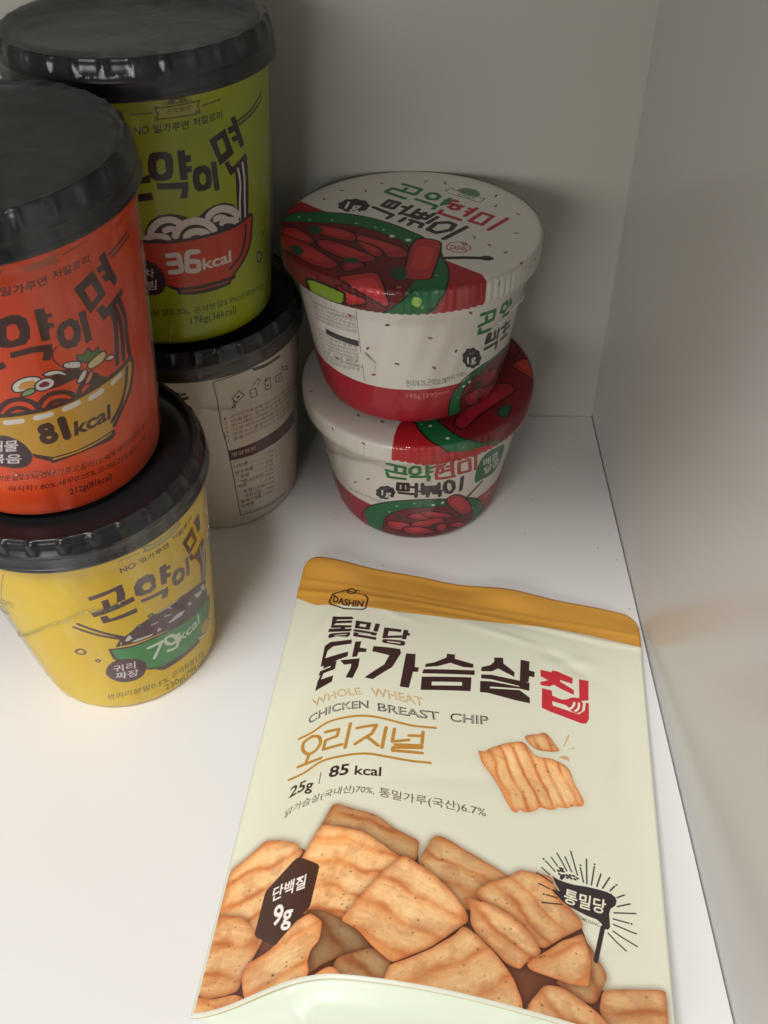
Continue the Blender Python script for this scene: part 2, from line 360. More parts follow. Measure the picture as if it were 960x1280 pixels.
# ---------------------------------------------------------------- printed artwork, in tenths of a millimetre on each label
ART = {
'pouch': [
('P',7225127,0,[[(24,500),(133,587),(260,541),(309,506),(374,672),(552,622),(693,540),(704,465),(756,578),(924,513),(1000,483),(1054,519),(1155,517),(1254,390),(1290,280),(1332,213),(1322,154),(1536,207),(1532,-32),(1043,-120),(656,-76),(458,-52),(273,-40),(9,12),(-5,269)]]),
('C',[(373,694),(454,659),(536,639),(620,586),(699,554),(697,466),(654,474),(612,483),(560,509),(508,536),(419,566),(340,593)],-18,9,0.8),
('C',[(288,477),(319,549),(345,609),(416,583),(505,561),(565,526),(625,485),(668,468),(698,441),(671,324),(561,171),(487,194),(421,227),(362,254),(309,241),(261,362)],-14,8,1.0),
('C',[(749,593),(795,584),(853,554),(924,526),(966,509),(1011,489),(1023,451),(948,416),(909,348),(882,310),(826,351),(770,395),(702,458),(711,500)],-18,7,0.86),
('C',[(346,266),(389,259),(432,241),(540,183),(601,110),(546,96),(487,70),(429,39),(396,11),(379,63),(413,126),(413,199)],-50,12,0.62),
('C',[(487,70),(552,100),(599,121),(661,76),(675,16),(680,-26),(559,-29),(507,-16),(481,35)],-32,9,0.72),
('C',[(652,489),(696,465),(753,436),(825,373),(879,310),(888,275),(866,258),(848,235),(778,153),(720,112),(662,73),(634,93),(593,123),(541,176),(478,208),(539,320),(566,370),(605,433)],-22,10,0.97),
('C',[(13,508),(56,542),(116,595),(128,605),(196,586),(257,556),(298,504),(273,480),(256,434),(250,343),(230,260),(199,173),(182,137),(165,102),(160,50),(43,56),(-6,75),(-5,231),(7,354),(6,456)],13,8,0.97),
('C',[(5,347),(100,328),(182,240),(199,173),(182,137),(165,102),(160,50),(43,56),(-6,75),(-5,231)],-13,9,0.93),
('C',[(-4,69),(56,55),(148,46),(190,18),(203,-17),(174,-30),(97,-22),(-6,-9),(-13,36)],-12,8,0.95),
('C',[(1050,528),(1160,532),(1173,483),(1235,417),(1262,388),(1269,367),(1217,323),(1185,295),(1137,245),(1113,247),(1072,302),(1006,346),(933,353),(899,391),(937,440),(1002,478)],-44,7,0.9),
('C',[(860,366),(925,362),(973,359),(1047,326),(1088,289),(1129,236),(1113,206),(1075,177),(1060,146),(1013,154),(965,198),(917,230),(890,278),(891,323)],-35,8,0.93),
('C',[(1275,319),(1299,291),(1329,238),(1346,212),(1326,160),(1309,113),(1285,94),(1231,106),(1169,137),(1216,169),(1273,257)],-72,9,0.78),
('C',[(1075,173),(1121,218),(1193,293),(1267,343),(1291,262),(1286,190),(1280,153),(1216,145),(1137,151),(1091,154)],39,9,0.92),
('C',[(1326,156),(1423,188),(1536,213),(1536,98),(1525,-48),(1363,-87),(1330,38),(1312,89)],12,10,0.86),
('C',[(1058,-54),(1093,47),(1138,119),(1192,127),(1262,99),(1323,64),(1360,23),(1363,-87),(1054,-120)],-30,10,0.92),
('C',[(653,65),(720,106),(779,150),(849,221),(870,260),(908,240),(980,181),(1036,114),(1069,41),(1069,-57),(1042,-111),(849,-97),(655,-72),(638,-14)],37,10,0.93),
('C',[(169,136),(254,158),(302,221),(369,252),(419,210),(423,139),(397,106),(394,63),(409,30),(400,3),(330,-22),(259,-24),(210,-25),(178,40),(161,92),(164,120)],19,10,0.98),
('C',[(393,-10),(432,22),(473,46),(505,22),(522,-30),(455,-34)],34,9,0.92),
('C',[(873,1027),(904,1017),(908,1036),(956,1074),(999,1103),(1049,1123),(1072,1094),(1094,1065),(1116,1062),(1161,1073),(1216,1056),(1229,1039),(1253,964),(1284,907),(1283,877),(1256,870),(1238,868),(1213,843),(1181,849),(1176,828),(1139,816),(1114,827),(1107,802),(1066,779),(1034,788),(1040,775),(1020,761),(998,793),(964,863),(936,909),(896,959)],-66,5.2,0.98),
('C',[(1047,1149),(1082,1172),(1110,1177),(1127,1202),(1150,1187),(1172,1150),(1197,1120),(1149,1102),(1105,1094),(1083,1105)],-67,5.2,0.92),
('P',13804924,0,[[(1227,1219),(1232,1213),(1210,1148),(1207,1150)]]),
('P',13804924,0,[[(1222,1133),(1248,1159),(1250,1153)]]),
('P',13804924,0,[[(1186,1085),(1205,1103),(1227,1103),(1231,1081),(1205,1084)]]),
('L',4138008,0.75,0,1,[(158,1788),(165,1832),(221,1875),(314,1847),(332,1829),(333,1757),(322,1746),(234,1746),(169,1770)]),
('L',4138008,0.7,1,1,[(229,1864),(232,1882),(245,1889),(259,1885),(267,1873),(261,1852),(242,1848)]),
('L',4138008,0.6,1,0,[(266,1876),(275,1884),(285,1882)]),
('T',4138008,'DASHIN',[(173,1789),(240,1767),(319,1764)],(-2,44),2.4),
('P',3810338,0,[[(191,1694),(280,1696),(291,1680),(217,1677),(207,1669),(284,1672),(285,1656),(213,1654),(203,1644),(288,1640),(288,1627),(195,1626)]]),
('P',3810338,0,[[(188,1621),(240,1623),(240,1633),(259,1630),(260,1620),(291,1619),(290,1603),(186,1602)]]),
('P',3810338,0,[[(207,1594),(285,1598),(291,1585),(281,1568),(231,1575),(198,1565),(191,1576),(194,1590)],[(220,1583),(215,1579),(271,1581),(276,1587)]]),
('P',3810338,0,[[(301,1672),(373,1659),(371,1612),(304,1622)],[(324,1651),(322,1634),(351,1629),(354,1647)]]),
('P',3810338,0,[[(392,1657),(413,1654),(409,1601),(389,1605)]]),
('P',3810338,0,[[(302,1616),(408,1595),(405,1576),(326,1590),(325,1582),(409,1566),(409,1549),(305,1572),(303,1598),(383,1580),(383,1586),(301,1602)]]),
('P',3810338,0,[[(434,1634),(511,1634),(510,1615),(457,1613),(456,1581),(518,1596),(516,1579),(435,1562)]]),
('P',3810338,0,[[(520,1636),(541,1635),(540,1618),(550,1618),(549,1601),(538,1600),(537,1573),(518,1573)]]),
('P',3810338,0,[[(441,1558),(524,1562),(537,1554),(534,1534),(517,1528),(444,1534),(435,1544)],[(460,1548),(457,1542),(514,1540),(519,1548)]]),
('P',3810338,0,[[(186,1520),(207,1542),(302,1551),(305,1526),(226,1516),(204,1492),(201,1450),(298,1479),(300,1451),(189,1403)]]),
('P',3810338,0,[[(320,1538),(347,1540),(345,1501),(377,1493),(377,1473),(344,1473),(341,1446),(320,1445)]]),
('P',3810338,0,[[(202,1415),(256,1429),(256,1382),(209,1365),(204,1332),(256,1347),(255,1313),(190,1273),(191,1323),(198,1358),(189,1353),(192,1379),(235,1396),(235,1403),(202,1391)]]),
('P',3810338,0,[[(271,1430),(356,1435),(357,1384),(343,1322),(312,1328),(325,1381),(324,1405),(294,1402)]]),
('P',3810338,0,[[(404,1510),(519,1507),(526,1484),(500,1391),(429,1312),(393,1322),(465,1401),(479,1460),(403,1478)]]),
('P',3810338,0,[[(547,1486),(587,1491),(592,1411),(609,1413),(608,1385),(588,1382),(581,1285),(544,1285)]]),
('P',3810338,0,[[(717,1527),(752,1532),(752,1505),(832,1495),(832,1472),(790,1464),(736,1475),(685,1440),(633,1421),(636,1442),(669,1459),(717,1503)]]),
('P',3810338,0,[[(629,1407),(839,1458),(840,1430),(626,1381)]]),
('P',3810338,0,[[(626,1361),(828,1412),(829,1330),(629,1284)],[(669,1342),(670,1320),(792,1351),(792,1373)]]),
('P',3810338,0,[[(916,1563),(954,1574),(957,1539),(1005,1500),(1004,1472),(959,1490),(936,1501),(910,1474),(866,1462),(866,1487),(902,1510),(918,1538)]]),
('P',3810338,0,[[(1029,1587),(1067,1588),(1066,1532),(1090,1531),(1088,1497),(1067,1497),(1064,1460),(1028,1452)]]),
('P',3810338,0,[[(867,1442),(907,1453),(1069,1457),(1068,1409),(1028,1409),(907,1382),(906,1371),(1028,1400),(1071,1370),(1071,1338),(1010,1336),(897,1342),(867,1337),(865,1402),(909,1413),(1026,1419),(1028,1424),(909,1426),(868,1418)]]),
('P',12857146,0,[[(1114,1553),(1161,1553),(1165,1566),(1193,1566),(1204,1561),(1252,1548),(1249,1512),(1198,1519),(1198,1508),(1255,1477),(1254,1449),(1199,1467),(1170,1481),(1153,1464),(1115,1460),(1113,1477),(1147,1499),(1115,1513)]]),
('P',12857146,0,[[(1278,1551),(1319,1554),(1315,1438),(1277,1421)]]),
('P',12857146,0,[[(1121,1444),(1162,1443),(1164,1414),(1205,1405),(1225,1414),(1245,1431),(1276,1439),(1292,1413),(1286,1368),(1266,1348),(1243,1353),(1221,1379),(1163,1382),(1165,1358),(1273,1345),(1298,1374),(1304,1422),(1316,1422),(1314,1332),(1302,1304),(1284,1298),(1153,1320),(1120,1330)]]),
('L',15001556,0.9,1,0,[(1224,1365),(1239,1366),(1253,1390),(1255,1405)]),
('L',15001556,0.9,1,0,[(1259,1359),(1271,1377),(1275,1408)]),
('T',12622426,'WHOLE',[(198,1187),(299,1222),(398,1225)],(-15,41),1.3),
('T',14673103,'WHOLE',[(198,1187),(299,1222),(398,1225)],(-15,41),-2.0),
('T',12622426,'WHEAT',[(438,1217),(562,1206),(655,1196)],(-13,47),1.3),
('T',14673103,'WHEAT',[(438,1217),(562,1206),(655,1196)],(-13,47),-2.0),
('T',3810338,'CHICKEN',[(193,1103),(292,1145),(437,1151)],(-6,41),1.3),
('T',14673103,'CHICKEN',[(193,1103),(292,1145),(437,1151)],(-6,41),-2.0),
('T',3810338,'BREAST',[(473,1139),(601,1131),(720,1138)],(-8,43),1.3),
('T',14673103,'BREAST',[(473,1139),(601,1131),(720,1138)],(-8,43),-2.0),
('T',3810338,'CHIP',[(757,1142),(835,1153),(911,1168)],(-3,46),1.3),
('T',14673103,'CHIP',[(757,1142),(835,1153),(911,1168)],(-3,46),-2.0),
('L',12158264,1.1,1,0,[(167,1039),(219,1058),(275,1094),(355,1108),(435,1109),(526,1096),(616,1084),(707,1092)]),
('L',12158264,1.1,1,0,[(165,851),(226,867),(290,902),(387,913),(463,917),(550,910),(635,907),(703,913)]),
('L',12158264,1.4,1,1,[(223,1037),(193,1016),(197,979),(225,953),(254,965),(266,998),(251,1030),(223,1037)]),
('L',12158264,1.4,0,0,[(229,952),(223,920)]),
('L',12158264,1.4,0,0,[(192,902),(283,919)]),
('L',12158264,1.4,0,0,[(277,1046),(332,1050),(330,1015),(285,1003),(285,959),(358,969)]),
('L',12158264,1.4,0,0,[(375,1072),(373,952)]),
('L',12158264,1.4,0,0,[(405,1046),(480,1063),(468,1018),(410,965)]),
('L',12158264,1.4,0,0,[(449,1002),(500,960)]),
('L',12158264,1.4,0,0,[(518,1055),(516,952)]),
('L',12158264,1.4,0,0,[(551,1053),(551,988),(612,1008)]),
('L',12158264,1.4,0,0,[(610,1030),(661,1039)]),
('L',12158264,1.4,0,0,[(661,1059),(663,1003)]),
('L',12158264,1.4,0,0,[(563,975),(664,990),(663,978),(557,959),(557,944),(668,953)]),
('T',3810338,'25g',[(182,765),(234,781),(275,774)],(0,48),1.2),
('L',3810338,0.3,0,0,[(296,848),(298,798)]),
('T',3810338,'85',[(331,817),(368,819),(406,821)],(-1,51),1.6),
('T',3810338,'kcal',[(431,817),(478,815),(530,816)],(-3,42),1.2),
('T',6048322,'닭가슴살(국내산)70%,',[(183,678),(231,700),(305,718),(407,733),(516,728)],(1,34),0.1),
('T',6048322,'통밀가루(국산)6.7%',[(535,724),(619,715),(727,714),(835,716),(921,715)],(-3,41),0.1),
('L',3352618,0.5,0,0,[(1124,559),(1152,537)]),
('L',3352618,0.5,0,0,[(1138,591),(1171,556)]),
('L',3352618,0.5,0,0,[(1158,612),(1180,581)]),
('L',3352618,0.5,0,0,[(1178,637),(1213,573)]),
('L',3352618,0.5,0,0,[(1207,629),(1230,576)]),
('L',3352618,0.5,0,0,[(1228,661),(1251,568)]),
('L',3352618,0.5,0,0,[(1262,603),(1272,546)]),
('L',3352618,0.5,0,0,[(1285,646),(1284,543)]),
('L',3352618,0.5,0,0,[(1313,624),(1300,544)]),
('L',3352618,0.5,0,0,[(1336,600),(1319,543)]),
('L',3352618,0.5,0,0,[(1367,595),(1340,543)]),
('L',3352618,0.5,0,0,[(1384,565),(1366,540)]),
('L',3352618,0.5,0,0,[(1417,539),(1390,520)]),
('L',3352618,0.5,0,0,[(1436,509),(1389,484)]),
('L',3352618,0.5,0,0,[(1454,476),(1376,456)]),
('L',3352618,0.5,0,0,[(1427,431),(1372,431)]),
('L',3352618,0.5,0,0,[(1452,398),(1372,410)]),
('L',3352618,0.5,0,0,[(1451,349),(1371,384)]),
('L',3352618,0.5,0,0,[(1412,322),(1353,371)]),
('L',3352618,0.5,0,0,[(1107,532),(1161,508)]),
('L',3352618,0.5,0,0,[(1115,490),(1152,481)]),
('L',3352618,0.5,0,0,[(1142,454),(1179,453)]),
('L',3352618,0.5,0,0,[(1126,419),(1196,433)]),
('D',3352618,0.7,(1130,597)),
('D',3352618,0.7,(1262,613)),
('D',3352618,0.7,(1314,634)),
('D',3352618,0.7,(1390,572)),
('D',3352618,0.7,(1436,431)),
('D',3352618,0.7,(1132,453)),
('P',14277835,0,[[(1166,535),(1199,528),(1269,536),(1335,538),(1368,534),(1356,535),(1285,532),(1207,520)]]),
('P',3352618,0,[[(1160,536),(1178,529),(1207,525),(1240,525),(1281,531),(1327,533),(1356,532),(1368,528),(1372,532),(1374,525),(1384,520),(1388,507),(1383,487),(1365,468),(1359,448),(1360,417),(1360,394),(1352,384),(1339,383),(1336,393),(1330,401),(1314,412),(1282,415),(1250,424),(1218,433),(1194,447),(1174,466),(1157,482),(1188,483),(1174,506)]]),
('L',3352618,1.6,0,0,[(1335,387),(1307,255)]),
('T',14999750,'통밀당',[(1199,443),(1254,439),(1344,439)],(8,60),1.6),
('T',6969936,'TONGMILDANG',[(1226,407),(1266,392),(1322,385)],(2,13),0.3),
('P',3352618,1,[[(1188,534),(1191,549),(1203,557),(1207,550),(1197,532)]]),
('L',3352618,0.8,0,0,[(1181,564),(1185,563)]),
('L',3352618,0.8,0,0,[(1188,576),(1192,575)]),
('L',3352618,0.8,0,0,[(1195,577),(1198,576)]),
('L',3352618,0.8,0,0,[(1185,552),(1188,551)]),
('L',3352618,0.8,0,0,[(1198,568),(1202,567)]),
('L',3352618,0.8,0,0,[(1211,556),(1215,555)]),
('L',3352618,0.8,0,0,[(1224,560),(1227,559)]),
('L',3352618,0.8,0,0,[(1236,561),(1240,560)]),
('L',3352618,0.8,0,0,[(1212,546),(1216,545)]),
('L',3352618,0.8,0,0,[(1226,549),(1230,547)]),
('L',3352618,0.8,0,0,[(1240,549),(1244,548)]),
('L',3352618,0.8,0,0,[(1219,553),(1223,552)]),
('L',3352618,0.8,0,0,[(1191,567),(1195,566)]),
('L',3352618,0.8,0,0,[(1249,556),(1252,555)]),
('P',4598047,0,[[(277,489),(299,481),(361,440),(369,428),(365,279),(361,269),(267,167),(256,168),(181,226),(171,239),(175,379),(178,395),(266,483)]]),
('T',15985890,'단백질',[(210,341),(249,346),(331,354)],(-3,57),1.6),
('T',15985890,'9g',[(232,249),(307,233)],(-4,76),1.8),
],
'green': [
('L',7039530,0.5,0,0,[(49,948),(113,947)]),
('L',7039530,0.5,0,0,[(281,945),(345,948)]),
('L',10132032,0.6,1,0,[(155,968),(173,993),(202,1000),(226,991),(242,967)]),
('P',7037992,0,[[(161,968),(176,989),(201,994),(220,988),(236,968)]]),
('P',11907658,0,[[(188,971),(195,980),(204,979),(207,972)]]),
('P',12434514,0,[[(126,966),(146,961),(266,963),(270,965),(262,946),(267,923),(254,930),(253,921),(133,925),(123,922),(133,940)]]),
('L',5722399,0.45,0,1,[(126,966),(146,961),(266,963),(270,965),(262,946),(267,923),(254,930),(253,921),(133,925),(123,922),(133,940)]),
('T',5722399,'곤약쌀의',[(158,937),(237,938)],(1,18),0.2),
('T',5722399,'NO',[(48,878),(94,880)],(4,27),1.3),
('T',4864806,'밀가루면',[(109,879),(223,877)],(4,29),1.0),
('T',4864806,'저칼로리',[(240,880),(349,882)],(0,28),1.0),
('P',3416618,0,[[(72,776),(78,798),(89,811),(110,813),(137,810),(153,799),(156,777),(150,732),(141,713),(123,706),(92,708),(73,719),(68,742)],[(100,779),(110,787),(124,786),(129,776),(125,739),(115,731),(103,731),(96,742)]]),
('P',3416618,0,[[(174,808),(199,806),(199,786),(217,785),(216,760),(198,761),(198,746),(216,745),(213,723),(198,723),(195,697),(170,700)]]),
('P',3416618,0,[[(87,700),(196,689),(195,666),(184,629),(159,632),(171,667),(86,677)]]),
('P',3416618,0,[[(46,727),(69,733),(69,704),(33,702)]]),
('P',3416618,0,[[(14,663),(64,667),(67,639),(8,633)]]),
('P',3416618,0,[[(216,714),(224,733),(242,738),(265,735),(280,722),(285,703),(284,668),(275,647),(254,642),(230,644),(216,658),(212,686)],[(239,703),(247,711),(257,709),(262,699),(261,674),(254,665),(244,667),(238,678)]]),
('P',3416618,0,[[(286,741),(309,739),(312,628),(291,629)]]),
('P',3416618,0,[[(289,822),(356,844),(387,743),(322,718)],[(317,807),(342,814),(356,766),(332,753)]]),
('P',3416618,0,[[(380,872),(404,874),(416,838),(440,768),(441,757),(420,752),(410,785),(388,783),(381,804),(405,806),(398,821),(372,819),(366,842),(392,845)]]),
('P',3416618,0,[[(341,721),(359,724),(375,695),(449,725),(457,699),(384,672),(364,666)]]),
('L',5063462,0.9,1,0,[(411,851),(484,865),(540,884),(571,903)]),
('L',5063462,0.9,1,0,[(423,838),(499,852),(560,872),(576,883)]),
('P',3416618,0,[[(388,685),(446,710),(456,678),(455,570),(446,479),(391,475),(386,534),(388,631)]]),
('L',15327964,1.0,1,0,[(402,680),(410,623),(402,553),(398,481)]),
('L',15327964,1.0,1,0,[(428,694),(434,626),(429,555),(427,480)]),
('P',3416618,0,[[(5,488),(13,519),(36,556),(74,577),(113,579),(145,570),(182,551),(218,548),(244,566),(284,577),(324,574),(365,554),(394,518),(399,478),(373,469),(271,469),(158,466),(87,463),(-11,468)]]),
('L',15327964,2.6,1,0,[(29,507),(37,522),(49,535),(62,546),(76,553),(91,556),(107,556),(121,552),(134,544),(145,533)]),
('L',15327964,2.4,1,0,[(85,514),(89,516),(94,518),(99,519),(105,519),(111,518),(117,516),(122,514),(126,511),(130,508)]),
('L',15327964,2.4,1,0,[(11,484),(16,488),(24,492),(34,494),(46,495),(59,494),(70,492),(80,488),(86,484),(89,479)]),
('L',15327964,2.9,1,0,[(119,489),(129,507),(143,521),(161,531),(181,536),(202,534),(223,527),(242,515),(259,498),(271,478)]),
('L',15327964,2.9,1,0,[(160,479),(166,485),(174,490),(185,492),(196,492),(208,490),(220,485),(230,479),(238,471),(243,463)]),
('L',15327964,2.9,1,0,[(255,538),(266,547),(279,553),(294,555),(310,554),(326,549),(343,541),(360,530),(374,516),(386,501)]),
('L',15327964,2.5,1,0,[(283,520),(287,522),(293,522),(299,522),(305,520),(311,517),(317,514),(322,510),(326,506),(327,502)]),
('L',15327964,2.5,1,0,[(308,497),(313,500),(319,501),(328,501),(338,499),(349,495),(359,491),(368,485),(376,479),(381,473)]),
('P',13844522,0,[[(-27,476),(88,467),(182,465),(298,464),(390,465),(464,477),(462,421),(446,355),(412,308),(346,265),(320,247),(243,237),(161,236),(92,247),(75,263),(42,287),(-53,368),(-46,422)]]),
('L',3416618,1.3,1,0,[(-27,476),(88,467),(182,465),(298,464),(390,465),(464,474),(463,414),(446,355),(403,305),(337,261)]),
('L',3416618,1.3,1,0,[(428,447),(415,381),(387,332),(325,294)]),
('P',3416618,0,[[(43,289),(89,267),(152,263),(247,262),(346,260),(353,247),(325,239),(321,227),(242,223),(160,226),(90,235),(84,255),(46,277)]]),
('L',13844522,0.6,0,0,[(101,249),(189,244),(312,244)]),
('P',3416618,1,[[(-30,388),(1,389),(28,369),(44,341),(47,300),(35,266),(8,243),(-33,238),(-58,244)]]),
('P',3416618,0,[[(-30,388),(-66,367),(-102,310),(-97,255),(-59,243)]]),
('T',15328992,'녹차',[(-81,312),(6,318)],(8,41),1.3),
('T',15328992,'비빔',[(-88,260),(3,264)],(9,44),1.3),
('L',15327964,2.1,1,0,[(75,410),(113,409),(118,394),(114,376),(73,376)]),
('L',15327964,2.1,1,0,[(73,376),(113,374),(120,354),(113,339),(73,338)]),
('L',15327964,2.1,1,0,[(194,408),(162,412),(150,401),(142,343),(150,334),(175,329),(187,334),(191,360),(181,369),(148,375)]),
('T',15327964,'kcal',[(205,327),(260,327),(336,324)],(2,48),2.0),
('L',3416618,0.8,1,1,[(517,292),(536,271),(535,254),(513,246),(496,265),(497,289)]),
('L',3416618,0.7,0,0,[(552,366),(562,352),(554,345)]),
('T',4868636,'녹차분말0.5%,',[(-118,129),(13,144),(120,143)],(6,33),0.4),
('T',4868636,'곤약분말3.9%(곤약면기준)',[(140,141),(342,138),(549,108)],(-1,29),0.4),
('T',4868636,'176g(36kcal)',[(117,93),(225,92),(339,88)],(3,33),0.4),
],
'orange': [
('L',10503718,0.5,0,0,[(358,956),(430,963)]),
('L',10503718,0.5,1,0,[(169,947),(185,948),(201,968)]),
('P',12145967,0,[[(253,961),(329,965),(342,984),(338,956),(346,939),(273,941),(250,947)]]),
('T',4860452,'NO',[(131,889),(166,891)],(7,24),1.3),
('T',4860452,'밀가루면',[(179,889),(239,884),(297,888)],(5,28),1.0),
('T',4860452,'저칼로리',[(315,894),(369,893),(430,895)],(1,26),1.0),
('P',4860452,0,[[(150,816),(185,825),(207,819),(222,800),(224,771),(216,735),(199,718),(157,717),(134,725),(126,755)],[(167,789),(181,796),(193,789),(196,764),(187,744),(167,739),(158,753)]]),
('P',4860452,0,[[(246,822),(273,818),(273,796),(289,793),(287,779),(274,782),(273,766),(288,760),(287,746),(271,747),(267,709),(243,712)]]),
('P',4860452,0,[[(153,701),(213,704),(268,694),(265,669),(251,640),(230,646),(240,676),(208,683),(150,681)]]),
('P',4860452,0,[[(91,663),(128,674),(131,652),(92,639)]]),
('P',4860452,0,[[(291,733),(305,751),(335,754),(356,735),(361,704),(353,668),(334,653),(304,657),(289,678),(286,707)],[(311,724),(325,731),(335,723),(337,699),(326,682),(312,684),(308,702)]]),
('P',4860452,0,[[(363,759),(386,755),(389,647),(365,647)]]),
('P',4860452,0,[[(365,840),(435,866),(467,768),(400,736)],[(397,820),(422,827),(437,781),(411,769)]]),
('P',4860452,0,[[(464,892),(489,899),(500,851),(525,788),(519,775),(504,772),(492,802),(472,804),(462,831),(480,830),(475,844),(454,844),(447,864),(469,865)]]),
('P',4860452,0,[[(422,737),(446,743),(460,722),(538,747),(544,725),(474,696),(440,687)]]),
('L',6961708,0.9,1,0,[(502,878),(556,886),(610,892)]),
('L',6961708,0.9,1,0,[(510,864),(571,870),(620,875)]),
('L',4860452,2.0,1,0,[(475,701),(485,661),(479,593),(465,510)]),
('L',4860452,2.0,1,0,[(492,708),(508,646),(505,577),(497,508)]),
('L',4860452,2.0,1,0,[(518,715),(534,642),(529,573),(531,498)]),
('L',4860452,1.7,1,0,[(49,469),(61,491),(77,509),(95,522),(115,528),(134,527),(152,518),(166,504),(175,484),(179,462)]),
('L',4860452,1.5,1,0,[(76,466),(83,478),(93,487),(103,492),(115,495),(126,493),(136,488),(144,480),(150,470),(152,458)]),
('L',4860452,1.7,1,0,[(177,478),(187,496),(201,509),(218,517),(237,518),(257,512),(276,500),(292,482),(304,461),(311,438)]),
('L',4860452,1.5,1,0,[(203,469),(209,478),(218,484),(228,487),(240,486),(251,482),(262,475),(271,465),(278,454),(282,442)]),
('L',4860452,1.7,1,0,[(308,486),(315,501),(328,510),(344,514),(362,512),(382,502),(402,487),(420,468),(433,445),(442,423)]),
('L',4860452,1.5,1,0,[(332,473),(337,480),(345,484),(355,485),(366,482),(378,476),(389,467),(399,456),(407,444),(411,432)]),
('P',4860452,0,[[(214,565),(263,593),(311,583),(385,522),(403,475),(362,479),(313,541),(250,536),(213,537)]]),
('P',15328474,1,[[(124,575),(141,595),(173,603),(201,595),(212,579),(197,557),(160,554),(130,555)]]),
('L',4860452,0.45,1,1,[(124,575),(141,595),(173,603),(201,595),(212,579),(197,557),(160,554),(130,555)]),
('P',14721610,1,[[(143,574),(159,587),(188,585),(193,570),(177,560),(147,561)]]),
('P',15130592,1,[[(189,567),(208,581),(233,579),(246,560),(235,543),(208,538),(189,547)]]),
('L',4860452,0.45,1,1,[(189,567),(208,581),(233,579),(246,560),(235,543),(208,538),(189,547)]),
('P',8007744,1,[[(198,562),(216,571),(229,562),(225,552),(206,552)]]),
('P',15131354,1,[[(220,598),(244,602),(268,593),(284,573),(284,564),(260,581),(230,586)]]),
('L',4860452,0.45,1,1,[(220,598),(244,602),(268,593),(284,573),(284,564),(260,581),(230,586)]),
('P',15263454,1,[[(282,604),(294,612),(331,598),(336,582),(326,574),(290,591)]]),
('L',4860452,0.45,1,1,[(282,604),(294,612),(331,598),(336,582),(326,574),(290,591)]),
('P',4860452,0,[[(298,607),(302,605),(301,601),(297,603)]]),
('L',4860452,0.4,1,0,[(280,598),(261,633),(262,659),(277,679)]),
('P',5208636,1,[[(329,621),(352,613),(368,627),(382,605),(404,613),(404,593),(426,585),(409,570),(392,559),(358,579),(332,600)]]),
('L',4860452,0.45,1,1,[(329,621),(352,613),(368,627),(382,605),(404,613),(404,593),(426,585),(409,570),(392,559),(358,579),(332,600)]),
('P',15257500,1,[[(355,569),(384,584),(419,587),(427,569),(405,551),(364,550)]]),
('L',4860452,0.45,1,1,[(355,569),(384,584),(419,587),(427,569),(405,551),(364,550)]),
('P',15197138,1,[[(310,528),(335,557),(350,553),(342,533),(320,519)]]),
('L',4860452,0.45,1,1,[(310,528),(335,557),(350,553),(342,533),(320,519)]),
('P',15305316,1,[[(334,510),(355,539),(369,540),(360,516),(342,503)]]),
('L',4860452,0.45,1,1,[(334,510),(355,539),(369,540),(360,516),(342,503)]),
('P',14673618,1,[[(423,554),(443,557),(459,544),(446,537),(425,546)]]),
('L',4860452,0.45,1,1,[(423,554),(443,557),(459,544),(446,537),(425,546)]),
('P',8824952,1,[[(141,538),(155,554),(181,557),(183,542),(160,534)]]),
('L',4860452,0.45,1,1,[(141,538),(155,554),(181,557),(183,542),(160,534)]),
('P',14263350,0,[[(60,471),(112,470),(196,467),(286,470),(389,477),(486,483),(535,485),(537,437),(502,374),(454,332),(405,288),(392,272),(305,270),(239,263),(167,263),(145,269),(111,291),(69,322),(-16,342),(-6,464)]]),
('L',4860452,1.6,1,0,[(60,471),(112,470),(196,467),(286,470),(389,477),(486,483),(535,485),(537,437),(502,374),(454,332),(405,288)]),
('L',4860452,1.5,1,0,[(507,465),(484,401),(449,350),(399,309)]),
('P',4860452,0,[[(108,300),(168,267),(252,265),(332,270),(400,275),(405,252),(385,238),(287,248),(223,246),(161,240),(155,253),(113,279)]]),
('L',14263350,0.7,0,0,[(169,257),(263,257),(387,264)]),
('L',15722204,2.0,0,0,[(69,441),(116,441)]),
('L',15722204,2.0,0,0,[(160,442),(206,442)]),
('L',15722204,2.0,0,0,[(251,445),(296,449)]),
('L',15722204,2.0,0,0,[(342,445),(385,449)]),
('L',15722204,2.0,0,0,[(432,453),(470,460)]),
('L',4860452,2.1,1,1,[(186,402),(168,400),(162,387),(174,374),(190,377),(193,392),(186,402)]),
('L',4860452,2.1,1,1,[(175,370),(160,361),(162,342),(180,335),(196,345),(194,362),(175,370)]),
('L',4860452,2.8,0,0,[(232,408),(234,334)]),
('T',4860452,'kcal',[(258,327),(318,329),(397,327)],(9,56),2.2),
('P',5059128,1,[[(-5,373),(34,390),(69,377),(97,341),(108,292),(89,255),(50,240),(-1,249),(-43,268)]]),
('T',15525602,'해물',[(-24,318),(68,318)],(17,48),1.4),
('T',15525602,'볶음',[(-43,268),(62,262)],(16,42),1.4),
('T',5906454,'곤약분말2.5%(건더기중오징어11.90%,새우5.00%,조개',[(-80,175),(56,185),(146,181),(237,173),(331,163),(420,166),(579,164)],(12,29),0.4),
('T',5906454,'바지락1.80%,새우0.25%,조개0.22%,굴0.13%',[(-23,130),(89,131),(183,131),(274,129),(376,120),(552,119)],(8,26),0.4),
('T',5906454,'212g(81kcal)',[(182,79),(249,80),(351,74)],(4,26),0.9),
],
'yellow': [
('L',10126928,0.5,0,0,[(230,950),(299,945)]),
('P',13483898,0,[[(315,967),(352,947),(433,946),(474,950),(479,929),(444,918),(361,922),(315,936),(325,944)]]),
